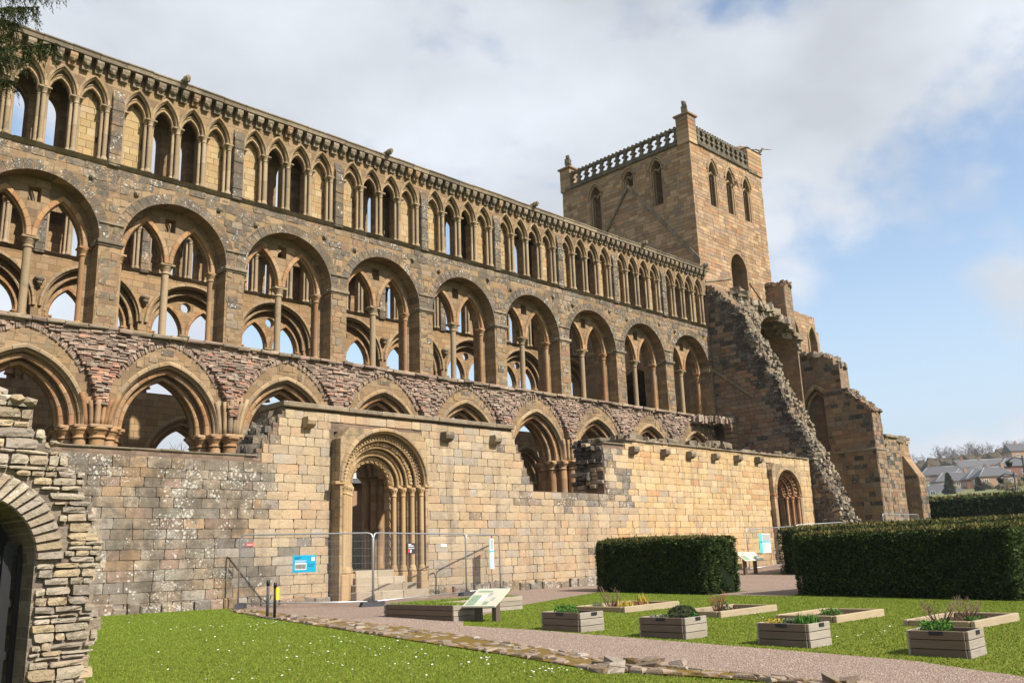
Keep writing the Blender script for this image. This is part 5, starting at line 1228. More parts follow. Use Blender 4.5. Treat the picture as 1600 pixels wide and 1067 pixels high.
# big L-shaped bed in front of the doorway
p = empty('turf_planter', (2.9, -13, GZ(2.9, -13)-.03), 0, 'large L shaped timber bed with turf on top before the doorway', 'planter'); H = .33
def wallb(x0, y0, x1, y1, mat):
    for k in range(3):
        mb = MB(); z0, z1 = k*H/3+.004, (k+1)*H/3-.004; o = rng.uniform(-.008, .008)
        if x0 == x1: mb.bbox(x0-.025+o, x0+.025+o, min(y0, y1)+.026, max(y0, y1)-.026, z0, z1, .006)
        else: mb.bbox(min(x0, x1)-.025, max(x0, x1)+.025, y0-.025+o, y0+.025+o, z0, z1, .006)
        mb.build('board', mat, p)
A = [(-.7, -1.15), (.0, -1.15), (.0, .35), (2.75, .35), (2.75, 1.15), (-.7, 1.15)]
m_wyd = mat_wood('shaded_board', (.11, .08, .06), (.20, .15, .11), 'y')  # darker copy of the boards, with the shade of these sides painted in
for (xa, ya), (xb, yb) in zip(A, A[1:]+A[:1]): wallb(xa, ya, xb, yb, m_wx if ya == yb else m_wyd)
mb = MB(); mb.box(-.68, -.02, -1.13, 1.13, .05, H-.03); mb.box(-.02, 2.73, .37, 1.13, .05, H-.031); mb.build('soil', m_soil, p)
n = 12000; x = nr.uniform(-.68, 2.73, n); y = nr.uniform(-1.12, 1.13, n); k = inpoly(x, y, A); x, y = x[k], y[k]; n = len(x); a = nr.uniform(0, 6.3, n); h = nr.uniform(.03, .09, n); l = nr.normal(0, .03, (n, 2)); V = np.empty((n, 3, 3)); z0 = H-.03
V[:, 0] = np.c_[x-np.cos(a)*.007, y-np.sin(a)*.007, np.full(n, z0)]; V[:, 1] = np.c_[x+np.cos(a)*.007, y+np.sin(a)*.007, np.full(n, z0)]; V[:, 2] = np.c_[x+l[:, 0], y+l[:, 1], z0+h]
soup('turf', V.reshape(-1, 3), np.arange(3*n).reshape(-1, 3), m_blade, p, kind='stuff')

# ------------------------------------------------------------------ hedges
def mat_yew():
    t = NT('yew', .75, .2); r = t.n('ShaderNodeNewGeometry').outputs['Random Per Island']; col = t.ramp(r, [(.010, .02, .006), (.022, .042, .010), (.045, .075, .016), (.075, .11, .024)], False)
    return t.done(col)
def mat_yewtop():
    t = NT('yew_new_growth', .8, .2); r = t.n('ShaderNodeNewGeometry').outputs['Random Per Island']; col = t.ramp(r, [(.07, .07, .018), (.12, .11, .03), (.17, .125, .04), (.06, .075, .02)], False)
    return t.done(col)
m_yew, m_yewt, m_yewin = mat_yew(), mat_yewtop(), plain('hedge_shade', (.012, .018, .008), .95, .05)
def hedge(x0, x1, y0, y1, h, n, label, name='clipped_hedge', sz=.05):
    zb = GZ((x0+x1)/2, (y0+y1)/2)-.05; cx, cy = (x0+x1)/2, (y0+y1)/2; p = empty(name, (cx, cy, zb), 0, label, 'hedge', None); hx, hy = (x1-x0)/2, (y1-y0)/2
    mb = MB(); mb.bbox(-hx+.12, hx-.12, -hy+.12, hy-.12, -.3, h-.14, .16); mb.build('hedge_body', m_yewin, p)
    A = np.array([2*hy*h, 2*hy*h*.6, 2*hx*h, 2*hx*h*.6, 4*hx*hy*.8]); A /= A.sum(); f = nr.choice(5, n, p=A); u, v = nr.uniform(-1, 1, n), nr.uniform(0, 1, n)
    P = np.empty((n, 3)); N = np.zeros((n, 3))
    for k, (ax, s) in enumerate(((0, -1), (0, 1), (1, -1), (1, 1))):
        q = f == k; P[q, ax] = s*(hx, hy)[ax]; P[q, 1-ax] = u[q]*(hy, hx)[ax]; P[q, 2] = v[q]*h; N[q, ax] = s
    q = f == 4; P[q, 0] = u[q]*hx; P[q, 1] = (v[q]*2-1)*hy; P[q, 2] = h; N[q, 2] = 1
    # soft, slightly wavy outline
    wv = .13*np.sin(P[:, 0]*1.1+1)*np.sin(P[:, 1]*.9+.5)+.05*np.sin(P[:, 0]*2.3+P[:, 2]*1.7)*np.cos(P[:, 1]*1.9+P[:, 2]*2.9)+.04*np.sin(P[:, 0]*7.1+P[:, 1]*6.3+P[:, 2]*8.9); P += N*wv[:, None]
    r = .24
    ex = np.clip(np.abs(P[:, 0])-(hx-r), 0, None); ey = np.clip(np.abs(P[:, 1])-(hy-r), 0, None); ez = np.clip(P[:, 2]-(h-r), 0, None); d = np.sqrt(ex**2+ey**2+ez**2); m = d > r; sc_ = np.where(m, r/np.maximum(d, 1e-6), 1)
    P[:, 0] -= np.sign(P[:, 0])*ex*(1-sc_); P[:, 1] -= np.sign(P[:, 1])*ey*(1-sc_); P[:, 2] -= ez*(1-sc_)
    P -= N*nr.uniform(-.02, .07, n)[:, None]; st = nr.uniform(0, 1, n) < .012; P[st] += N[st]*nr.uniform(.02, .10, st.sum())[:, None]
    a = N+nr.normal(0, .55, (n, 3)); a[:, 2] += .25; a /= np.linalg.norm(a, axis=1)[:, None]; b = np.cross(a, nr.normal(0, 1, (n, 3))); b /= np.linalg.norm(b, axis=1)[:, None]; s = (.5+nr.uniform(0, 1, n)**2*1.3)[:, None]*sz
    V = np.stack([P-b*s*.4, P+b*s*.4, P+a*s*1.3], 1); mi = ((P[:, 2] > h-.09) & (nr.uniform(0, 1, n) < .75)) | (nr.uniform(0, 1, n) < .03+.10*(np.sin(P[:, 0]*1.7+P[:, 1]*1.3+P[:, 2]*2.1) > .55)*(nr.uniform(0, 1, n) < .6))
    soup('hedge_leaves', V.reshape(-1, 3), np.arange(3*n).reshape(-1, 3), [m_yew, m_yewt], p, mi.astype(int), kind='stuff'); return p
hedge(13.05, 14.85, -13.15, -8.75, 1.72, 90000, 'clipped dark yew hedge standing alone before the golden wall', sz=.045)
hedge(14.0, 22.5, -21.2, -15.35, 1.84, 170000, 'largest clipped dark yew hedge at the edge of the lawn', sz=.045)
hedge(24.2, 33, -19.5, -9.2, 1.85, 80000, 'clipped hedge just behind the largest hedge', sz=.06)
hedge(62, 66, -60, 2.0, 4.4, 60000, 'tall dark hedge closing the garden below the houses', 'boundary_hedge', sz=.14)

# ------------------------------------------------------------------ site fencing and signs
m_galv = plain('galvanised', (.42, .43, .44), .42, .5, .75, var=.08); m_rubber = plain('rubber_block', (.055, .055, .06), .9, .1, var=.25, vs=14, bump=.4)
def panel(name, a, b, H, label, wires=True, z=None):
    """one mesh fence panel from a to b"""
    a = Vector((*a, 0)); b = Vector((*b, 0)); L = (b-a).length; za = GZ(a.x, a.y)+.05 if z is None else z[0]; zb = GZ(b.x, b.y)+.05 if z is None else z[1]
    p = empty(name, (a.x, a.y, za), math.atan2(b.y-a.y, b.x-a.x), label, 'fence', 'temporary mesh fence panels'); sl_ = (zb-za)/L
    P = lambda x, z_: (x, 0, z_+sl_*x); r = .12
    pts = [P(0, 0), P(0, H-r), P(r*.3, H-r*.3), P(r, H), P(L-r, H), P(L-r*.3, H-r*.3), P(L, H-r), P(L, 0)]
    mb = MB(); mb.path(pts, .021, 8); mb.path([P(0, .08), P(L, .08)], .018, 6); mb.build('frame', m_galv, p)
    if wires:
        mb = MB(); n_ = int(L/.038)
        for k in range(1, n_):
            x = k*L/n_; mb.add([P(x-.002, .09), P(x+.002, .09), P(x+.002, H-.02), P(x-.002, H-.02)], [(0, 1, 2, 3)])
        for k in range(1, 9):
            z_ = .09+k*(H-.1)/9; mb.add([P(0, z_-.0025), P(L, z_-.0025), P(L, z_+.0025), P(0, z_+.0025)], [(0, 1, 2, 3)])
        mb.build('wire_mesh', m_galv, p, kind='stuff')
    return p
def foot(x, y, rz, label):
    mb = MB(); mb.hexa([(-.36, -.11, 0), (.36, -.11, 0), (.36, .11, 0), (-.36, .11, 0), (-.3, -.09, .13), (.3, -.09, .13), (.3, .09, .13), (-.3, .09, .13)]); mb.bbox(-.12, .12, -.075, .075, .13, .15, .01)
    o = mb.build('rubber_block', m_rubber, None, label=label, cat='fence weight', group='rubber feet of the mesh fence'); o.location = (x, y, GZ(x, y)); o.rotation_euler = (0, 0, rz)
FA, FB, FC, FD = (1.75, -6.05), (4.25, -8.55), (9.15, -6.75), (11.5, -5.85)
p1 = panel('mesh_fence', FA, FB, 1.84, 'mesh fence panel with the blue notice, in front of the wall'); p2 = panel('mesh_fence', (FB[0]+.04, FB[1]+.02), FC, 1.84, 'mesh fence panel with the dark notice, crossing the doorway'); p3 = panel('mesh_fence', (FC[0]+.04, FC[1]+.02), FD, 1.84, 'mesh fence panel with the teal and white banner by the wall')
foot(FA[0]+.05, FA[1]-.05, .9, 'rubber fence foot at the wall end of the blue notice panel'); foot(FB[0], FB[1], -.2, 'rubber fence foot before the doorway where two panels meet'); foot(FC[0], FC[1], .3, 'rubber fence foot behind the turf bed'); foot(FD[0], FD[1], .2, 'rubber fence foot against the wall beyond the banner')
r1 = panel('mesh_fence', (25.6, -7.0), (30.4, -6.75), 1.75, 'mesh fence panel with teal poster before the small doorway'); r2 = panel('mesh_fence', (30.6, -6.75), (33.8, -7.6), 1.8, 'short mesh fence panel beside the sloping broken wall'); r3 = panel('mesh_fence', (38.2, -7.8), (44.6, -7.2), 2.1, 'mesh fence panel before the far buttress')
def board(name, par_loc, rz, w_, h_, mat, label, cat, tilt=0, th=.012, bits=()):
    o = empty(name, par_loc, rz, label, cat); mb = MB(); mb.bbox(-w_/2, w_/2, -th, 0, -h_/2, h_/2, .003); mb.build('board', mat, o)
    for bn, x0, x1, z0, z1, m in bits:
        mb = MB(); mb.box(x0*w_/2, x1*w_/2, -th-.004, -th-.001, z0*h_/2, z1*h_/2); mb.build(bn, m, o)
    o.rotation_euler = (tilt, 0, rz); return o
def paint(name, c, r=.5): return plain(name, c, r, .4, var=.04)
m_blue, m_wht, m_ink, m_pur, m_teal, m_redp, m_cream, m_pic, m_yel, m_stone_p = paint('notice_blue', (.015, .38, .62)), paint('notice_white', (.78, .79, .78)), paint('ink', (.03, .06, .09)), paint('notice_dark', (.045, .03, .04)), paint('notice_teal', (.08, .55, .46)), paint('tag_red', (.70, .06, .07)), paint('panel_cream', (.48, .47, .37)), plain('photo_print', (.36, .35, .33), .5, .3, var=.5, vs=26), paint('tag_yellow', (.80, .50, .03)), plain('print_green', (.22, .30, .20), .5, .3, var=.5, vs=22)
lines = lambda x0, x1, zs, m, t=.035: [('text_line', x0, x1-.12*(i % 2), z-t, z+t, m) for i, z in enumerate(zs)]
def onpanel(a, b, t, z): return (a[0]+(b[0]-a[0])*t, a[1]+(b[1]-a[1])*t, z)
ang = lambda a, b: math.atan2(b[1]-a[1], b[0]-a[0])
def push(v, rz, d): return (v[0]+d*sin(rz), v[1]-d*cos(rz), v[2])
z1 = ang(FA, FB); z2 = ang(FB, FC); z3 = ang(FC, FD)
board('blue_notice', push(onpanel(FA, FB, .49, .02), z1, .03), z1, .62, .44, m_blue, 'bright blue notice with a small photo hung on the fence', 'notice', bits=lines(-.8, -.3, (.75, .6), m_ink, .03)+lines(-.8, .2, (.36, .26), m_wht, .025)+[('photograph', -.8, .18, -.7, .12, m_wht), ('photograph_print', -.76, .14, -.6, -.05, m_pic), ('pale_square', .6, .88, .3, .78, m_wht)]+lines(.3, .88, (-.1, -.3), m_ink, .02))
board('red_tag', push(onpanel(FA, FB, .075, .56), z1, .03), z1, .2, .085, m_redp, 'small red tag at the top corner of the fence', 'tag', bits=lines(-.75, .85, (.3, -.3), m_wht, .12))
board('dark_notice', push(onpanel(FB, FC, .36, .34), z2, .03), z2, .42, .30, m_pur, 'small dark notice with white lettering hung before the doorway', 'notice', bits=lines(-.8, .0, (.75,), m_wht, .06)+lines(-.8, .6, (.48,), m_wht, .07)+lines(-.8, .8, (.12, -.02), m_wht, .03)+[('red_symbol', -.8, -.5, -.75, -.25, m_redp), ('white_symbol', -.3, 0, -.75, -.25, m_wht)])
board('white_tag', push(onpanel(FB, FC, .72, .42), z2, .03), z2, .34, .085, m_wht, 'narrow white tag on the fence right of the doorway', 'tag', bits=lines(-.8, .8, (0,), m_pic, .3))
board('teal_banner', push(onpanel(FC, FD, .72, .14), z3, .03), z3, .36, .98, m_wht, 'tall teal and white banner hung on the fence end', 'banner', bits=[('teal_strip', -1, -.55, -1, 1, m_teal), ('blue_band', -1, 1, .1, .2, m_blue), ('photograph_print', -.4, .8, .3, .95, m_pic)])
zr = ang((25.6, -7.0), (30.4, -6.75))
board('teal_poster', push(onpanel((25.6, -7.0), (30.4, -6.75), .33, .23), zr, .03), zr, 1.05, .85, m_wht, 'teal and white poster on the fence before the small doorway', 'poster', bits=[('teal_strip', -1, -.45, -1, 1, m_teal), ('photograph_print', -.4, .95, .2, .95, m_pic), ('blue_band', -1, 1, .08, .2, m_blue)]+lines(-.3, .8, (-.2, -.4, -.6), m_pic, .04))
# posts with a yellow tag
m_post = plain('dark_post', (.06, .065, .065), .6, .3, var=.2)
for x, y, h, lab, tagd in ((.5, -9.75, .80, 'dark grey slotted post without a tag before the fence', False), (.42, -10.2, .76, 'black post with a yellow tag before the fence', True)):
    p = empty('barrier_post', (x, y, GZ(x, y)), .2, lab, 'post'); mb = MB(); mb.path([(0, 0, 0), (0, 0, h)], .032, 8); mb.build('pole', m_post if not tagd else m_black, p); mb = MB(); mb.lathe(0, 0, [(.04, h-.1), (.042, h-.02), (.03, h+.02)], 8); mb.build('cap', m_black, p)
    mb = MB(); mb.bbox(-.14, .14, -.1, .1, -.01, .025, .01); mb.build('base_plate', m_post, p)
    if tagd: mb = MB(); mb.bbox(-.005, .075, -.045, -.033, h-.36, h-.09, .003); mb.build('yellow_tag', m_yel, p)
# reading desks
m_desk = plain('brown_metal', (.10, .075, .055), .55, .3, var=.12)
def desk(x, y, rz, w_, dp, h, label):
    p = empty('information_desk', (x, y, GZ(x, y)-.01), rz, label, 'information panel')
    for s_ in (-1, 1): mb = MB(); mb.bbox(s_*w_*.27-.055, s_*w_*.27+.055, -.06, .09, 0, h+.05, .006); mb.build('leg', m_desk, p)
    S = lambda u, v, k: (u*w_/2, -dp/2*cos(.5)+v*dp*cos(.5), h-.02+v*dp*sin(.5)+k); mb = MB()
    mb.hexa([S(-1, 0, -.03), S(1, 0, -.03), S(1, 1, -.03), S(-1, 1, -.03), S(-1, 0, 0), S(1, 0, 0), S(1, 1, 0), S(-1, 1, 0)]); b = mb.build('reading_board', m_cream, p)
    for nm, u0, u1, v0, v1, m in (('map_print', -.9, -.35, .05, .6, m_stone_p), ('title_print', -.8, .1, .78, .86, m_stone_p), ('picture_print', .0, .25, .55, .75, m_pic), ('picture_print', .4, .62, .3, .48, m_pic), ('picture_print', .1, .42, .08, .26, m_stone_p), ('text_print', -.3, -.02, .3, .6, m_wht)):
        mb = MB(); mb.add([S(u0, v0, .003), S(u1, v0, .003), S(u1, v1, .003), S(u0, v1, .003)], [(0, 1, 2, 3)]); mb.build(nm, m, b)
desk(2.68, -14.62, rad(-78), .80, .66, .34, 'tilted information panel on two brown legs beside the turf bed'); desk(24.0, -8.0, rad(-20), 1.0, .7, .62, 'tilted information panel in the gap between the hedges')

# ------------------------------------------------------------------ rubble wall with the gate, close by
YR = -17.75; RM = southface(YR); rw = wroot('rubble_wall', (-7.5, YR, -1.3), 'rough rubble wall with an arched gateway close to the camera', 'wall')
RT = [(-13, 2.2), (-7.6, 2.1), (-7.32, 1.94), (-7.1, 1.8), (-6.95, 1.5), (-6.82, 1.38), (-6.65, 1.28), (-6.5, 1.05), (-6.36, .82), (-6.22, .62)]
fr, brr = ragged(RT, (.1, .22), .04, 12); ga = (-7.97, 1.08, .14, .58)
def redge(z): return -6.2+.04*sin(z*7.3)+.03*sin(z*17+1)
mb = MB(); strips(mb, RM, -13, -6.32, -1.6, lambda u: fr(u)-.06, .045, .85, [op_arch(ga[0], ga[1], ga[2], ga[3], -1.6)], breaks=brr); mb.build('wall_core', m_rubble_mortar, rw)
def r_ok(u, z): return u < redge(z) and z < fr(u)+.03 and not in_arch(u, z, ga[0], ga[2], ga[1], ga[3], .29 if z > ga[2] else .0)
rb = clad(RM, -10.5, -6.1, -1.5, 2.2, r_ok, h=(.045, .13), wd=(.10, .40), proud=(.002, .04), gap=.013, back=.3, wob=.4, hewn=.013, cut=.16)
for _ in range(70):
    u = rng.uniform(-8.2, -6.25); m_ = MB(); m_.lump((u, YR+rng.uniform(0, .8), fr(u)), rng.uniform(.06, .12), rng, q=(1.3, 1, .7), rot=rng.uniform(0, 3)); rb.append((m_.v, m_.f, (u, 1, 1)))
for z in np.arange(-1.4, .6, .13):
    for d in (.15, .4, .65): vs, fs = pillow(eastface(redge(z)), YR+d-.1, YR+d+.12, z, z+.12, .3, -rng.uniform(-.05, .05), .025, .015, rng); rb.append((vs, fs, (-6.2, z, 1)))
place(rb, rw, 'rubble_stone', m_rubble, limit=300)
mb = []
for k in range(2):
    m_ = MB(); ring(m_, RM, ga[0], ga[2], ga[1], ga[3], [(0, .01), (.01, -.02), (.26, -.02), (.28, .01), (.28, .8), (0, .8)], 17, .007, 1, sides=(1,) if k else (-1,), jit=lambda: rng.uniform(-.02, .03)); 
    n_ = len(m_.v)//17
    for s_ in range(17):
        vs = m_.v[s_*n_:(s_+1)*n_]; fs = [tuple(i-s_*n_ for i in f) for f in m_.f[s_*(len(m_.f)//17):(s_+1)*(len(m_.f)//17)]]; mb.append((vs, fs, (0, 0, 0)))
place(mb, rw, 'arch_stone', m_rubble, limit=60)
gt = wroot('timber_gate', (-7.92, YR+.45, -1.3), 'black timber paling gate inside the rubble archway', 'gate'); m_gate = plain('black_paint', (.012, .012, .013), .45, .4, var=.2)
for k in range(14):
    x = -8.92+k*.152; mb = MB(); tp = .30; mb.prism([(x, -1.25), (x+.1, -1.25), (x+.1, tp), (x+.05, tp+.08), (x, tp)], southface(YR+.45), -.015, .015); mb.build('picket', m_gate, gt)
for z in (-.9, -.35, .12): mb = MB(); mb.bbox(-8.98, -6.86, YR+.47, YR+.52, z, z+.09, .005); mb.build('rail', m_gate, gt)
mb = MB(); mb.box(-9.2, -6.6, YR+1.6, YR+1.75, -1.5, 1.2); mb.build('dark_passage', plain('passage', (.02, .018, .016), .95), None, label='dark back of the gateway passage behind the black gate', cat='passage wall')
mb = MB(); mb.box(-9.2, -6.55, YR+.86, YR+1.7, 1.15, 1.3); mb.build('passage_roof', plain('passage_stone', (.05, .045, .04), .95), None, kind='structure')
# ------------------------------------------------------------------ overhanging conifer
def mat_needle():
    t = NT('conifer_needle', .7, .2); r = t.n('ShaderNodeNewGeometry').outputs['Random Per Island']; return t.done(t.ramp(r, [(.012, .022, .008), (.022, .04, .012), (.04, .06, .018), (.06, .075, .02), (.09, .05, .02)], False))
m_needle = mat_needle(); m_bark = plain('bark', (.075, .05, .035), .95, .05, var=.5, vs=14, bump=1.0)
tb = Vector((-10.1, -15.3, GZ(-10.1, -15.3)))
ct = empty('conifer_tree', tb, 0, 'dark conifer whose boughs hang into the top corner', 'tree'); mb = MB(); mb.path([(0, 0, 0), (.05, 0, 2.5), (0, .05, 5), (.05, 0, 9)], [.3, .24, .17, .05], 10); mb.build('trunk', m_bark, ct)
tips = []; mb = MB()
for k, (bx, by, bz, sag) in enumerate([(-7.76, -19.79, 5.75, 0.2), (-8.0, -19.98, 5.3, 0.25), (-7.97, -19.2, 5.51, 0.3), (-7.78, -19.83, 5.06, 0.1), (-7.81, -18.99, 5.27, 0.25), (-7.97, -19.26, 4.83, 0.2), (-8.23, -19.9, 4.91, 0.3), (-7.75, -19.12, 6.33, 0.2), (-7.97, -18.68, 5.25, 0.3), (-8.34, -19.37, 5.39, 0.3), (-8.32, -18.71, 5.07, 0.3), (-8.31, -18.04, 4.83, 0.4), (-11.5, -16.5, 5.36, 0.4), (-11.3, -13.15, 6.15, 0.4), (-10.42, -17.7, 5.8, 0.3), (-9.67, -13.6, 5.16, 0.4)]):
    e = Vector((bx, by, bz))-tb; s = Vector((0, 0, max(1.5, e.z+.35+.05*k))); m = s.lerp(e, .55)+Vector((0, 0, sag)); pts = [s, s.lerp(m, .6)+Vector((0, 0, sag*.4)), m, m.lerp(e, .6)+Vector((0, 0, sag*.2)), e]; mb.path(pts, [.045, .035, .022, .012, .005], 5); tips.append((pts, k))
mb.build('boughs', m_bark, ct)
Vn = []
for pts, k in tips:
    L = sum((b-a).length for a, b in zip(pts[1:], pts[2:])); nsp = 330 if k < 9 else 70
    for i in range(nsp):
        t = nr.uniform(.5 if k < 9 else .25, 1.0); q = t*4; a = min(int(q), 3); c = pts[a].lerp(pts[a+1], q-a); d = Vector((nr.normal(0, 1), nr.normal(0, 1), nr.normal(-.75, .5))).normalized(); l = nr.uniform(.10, .34)*(1.1-.5*t)
        for j in range(26):
            u = j/26; o = c+d*(l*u)-Vector((0, 0, .09*u*u)); s = Vector(nr.normal(0, 1, 3)).normalized(); w_ = s.cross(d).normalized()*.0055; e_ = o+(s*.7+d*.7)*nr.uniform(.016, .03); Vn += [o-w_, o+w_, e_]
Vn = np.array([tuple(v) for v in Vn]); soup('needles', Vn, np.arange(len(Vn)).reshape(-1, 3), m_needle, ct, kind='stuff')

# ------------------------------------------------------------------ gull
mb = MB(); g0 = (41.16, -1.44, 25.93); gl = empty('gull', g0, rad(-40), 'pale gull in flight beside the tower', 'bird')
mb.lathe(0, 0, [(.005, -.34), (.06, -.25), (.1, -.05), (.1, .1), (.07, .24), (.06, .3), (.01, .38)], 10); mb.v = [(x, z, y) for x, y, z in mb.v]
for s_ in (-1, 1):
    A_ = [(0, .12, .03), (s_*.32, .16, .20), (s_*.75, -.02, .12), (s_*.8, -.1, .10), (s_*.34, -.04, .18), (0, -.1, .03)]
    mb.add([(x, y, z+.01) for x, y, z in A_]+[(x, y, z-.012) for x, y, z in A_], [(0, 1, 4, 5), (1, 2, 3, 4), (6, 7, 10, 11), (7, 8, 9, 10), (0, 1, 7, 6), (1, 2, 8, 7), (4, 3, 9, 10), (5, 4, 10, 11), (2, 3, 9, 8)])
mb.add([(-.06, -.3, .0), (.06, -.3, 0), (.1, -.5, .0), (-.1, -.5, 0)], [(0, 1, 2, 3)]); mb.build('body', plain('gull_grey', (.45, .45, .44), .7), gl)

# ------------------------------------------------------------------ houses on the hillside
def mat_slate():
    t = NT('slate', .6, .3); v = t.noise(3, 4, .7, t.pos((1, 1, 6))); return t.done(t.ramp(v, [(.05, .05, .055), (.085, .085, .09), (.13, .13, .135)], False))
m_slate = mat_slate(); m_lead = plain('ridge_lead', (.30, .30, .31), .6); m_brick = [plain('house_brick', (.25, .13, .09), .9, .1, var=.2, vs=6), plain('house_tan', (.36, .23, .15), .9, .1, var=.15, vs=6), plain('house_brown', (.22, .145, .11), .9, .1, var=.2, vs=6)]
m_frame = paint('window_white', (.72, .73, .72)); m_glass = plain('dark_glass', (.05, .06, .07), .1, .6)
def house(x, y, z, rz, w_, d_, h, rh, mi, label, hip=True, chim=1, wins=3):
    p = empty('house', (x, y, z), rz, label, 'house', 'houses on the hillside'); mb = MB(); mb.box(-w_/2, w_/2, -d_/2, d_/2, -4, h); mb.build('wall', m_brick[mi], p)
    o = .4; ix = (w_/2-d_/2*.9) if hip else w_/2+o; ix = max(ix, .6)
    mb = MB(); E_ = [(-w_/2-o, -d_/2-o, h-.1), (w_/2+o, -d_/2-o, h-.1), (w_/2+o, d_/2+o, h-.1), (-w_/2-o, d_/2+o, h-.1), (-ix, 0, h+rh), (ix, 0, h+rh)]
    mb.add(E_, [(0, 1, 5, 4), (2, 3, 4, 5), (1, 2, 5), (3, 0, 4), (3, 2, 1, 0)]); r = mb.build('roof', m_slate, p)
    mb = MB(); mb.path([(-ix, 0, h+rh), (ix, 0, h+rh)], .12, 5)
    if hip:
        for a, b in ((0, 4), (1, 5), (2, 5), (3, 4)): mb.path([E_[a], E_[b]], .1, 5)
    mb.build('ridge', m_lead, r)
    for k in range(chim):
        cx = (-1)**k*w_*.28; mb = MB(); mb.box(cx-.45, cx+.45, -.35, .35, h, h+rh+1.1); mb.tube((cx-.2, 0, h+rh+1.1), (cx-.2, 0, h+rh+1.5), .12, .1, 6); mb.tube((cx+.2, 0, h+rh+1.1), (cx+.2, 0, h+rh+1.5), .12, .1, 6); mb.build('chimney', m_brick[mi], r)
    def win(cx, cz, side, ww=1.25, wh=1.3):
        mb = MB(); b = MB(); S = {'s': lambda u, z_, d: (u, -d_/2-d, z_), 'w': lambda u, z_, d: (-w_/2-d, u, z_), 'n': lambda u, z_, d: (u, d_/2+d, z_)}[side]
        for u0, u1, z0, z1_ in ((-ww/2, ww/2, -wh/2, -wh/2+.1), (-ww/2, ww/2, wh/2-.1, wh/2), (-ww/2, -ww/2+.1, -wh/2+.1, wh/2-.1), (ww/2-.1, ww/2, -wh/2+.1, wh/2-.1), (-.05, .05, -wh/2+.1, wh/2-.1)): mb.prism([(cx+u0, cz+z0), (cx+u1, cz+z0), (cx+u1, cz+z1_), (cx+u0, cz+z1_)], S, -.02, .06)
        f = mb.build('window', m_frame, p); b.prism([(cx-ww/2+.1, cz-wh/2+.1), (cx+ww/2-.1, cz-wh/2+.1), (cx+ww/2-.1, cz+wh/2-.1), (cx-ww/2+.1, cz+wh/2-.1)], S, -.01, .02); b.build('pane', m_glass, f)
    for k in range(wins):
        u = -w_/2+w_*(k+.5)/wins
        for cz in (1.3, 3.9): win(u, cz, 's')
    for u in (-d_*.22, d_*.22):
        for cz in (1.3, 3.9): win(u, cz, 'w')
    mb = MB(); mb.box(w_*.12, w_*.12+.9, -d_/2-.05, -d_/2+.05, -.3, 1.9); mb.build('door', m_frame, p); return p
HS = [(261.7, 73.7, 9.9, 20, 8, 7, 3.0, 2.6, 2, 'low grey roofed house beside the ruin, lowest on the hill', True, 1, 2),
      (274.1, 74.3, 9.5, -62, 13, 8, 4.6, 3.0, 0, 'hip roofed house behind the dark conifer, above the hedge', True, 1, 3),
      (318.6, 85.3, 15.3, -55, 14, 8, 5.0, 3.2, 1, 'tan walled house with a long roof behind the dark conifer', True, 1, 3),
      (373.7, 108.0, 21.9, -60, 19, 8, 4.8, 3.4, 2, 'long roofed house on the upper slope nearest the ruin', True, 2, 4),
      (416.6, 111.3, 26.8, -40, 15, 8, 5.0, 3.4, 0, 'red brick house with gabled front under the bare trees', False, 2, 3),
      (306.5, 72.2, 14.1, -58, 12, 8, 5.6, 3.2, 0, 'brick house with white windows above the hedge, second nearest the lamp posts', True, 1, 3),
      (299.1, 66.7, 14.3, -50, 11, 7, 5.4, 3.0, 1, 'tan brick house nearest the lamp posts', True, 1, 3),
      (346.8, 88.2, 17.9, -58, 16, 8, 5.2, 3.4, 2, 'tall roofed terrace house behind the white windowed brick house', True, 1, 3),
      (447.0, 112.2, 28.9, -45, 22, 8, 4.8, 3.6, 2, 'wide roof at the top of the estate below the ridge trees', False, 1, 4),
      (345.9, 72.6, 19.5, -52, 15, 9, 6.0, 3.2, 0, 'brick house half hidden by the lamp posts at the frame edge', True, 1, 3),
      (446.6, 95.1, 33.2, -50, 20, 9, 6.0, 3.6, 1, 'highest house at the frame edge with a steep grey roof', False, 2, 4)]
for x, y, z, rz, w_, d_, h, rh, mi, lab, hip, chim, wins in HS: house(x, y, z, rad(rz), w_, d_, h, rh, mi, lab, hip, chim, wins)
# the house seen through the doorway
th_ = house(23.6, 19.2, 0.0, rad(-24), 9, 7, 4.7, 3.2, 1, 'stone town house with a dormer seen through the carved doorway', False, 1, 3)
mb = MB(); mb.box(-2.1, -.5, -3.6, -1.0, 4.9, 6.9); dm = mb.build('dormer', m_frame, th_); mb = MB(); mb.box(-1.75, -.85, -3.65, -3.58, 5.3, 6.5); mb.build('pane', m_glass, dm)
mb = MB(); mb.add([(-2.3, -3.75, 6.9), (-.3, -3.75, 6.9), (-.3, -.2, 7.2), (-2.3, -.2, 7.2)], [(0, 1, 2, 3)]); mb.build('dormer_roof', m_slate, dm)
mb = MB(); mb.box(-4, 4, -.25, .25, -2.2, 1.3); o = mb.build('garden_wall', m_dark, None, label='dark garden wall seen low through the carved doorway', cat='wall', kind='thing'); o.location = (20.5, 14.0, 0); o.rotation_euler = (0, 0, rad(-8))

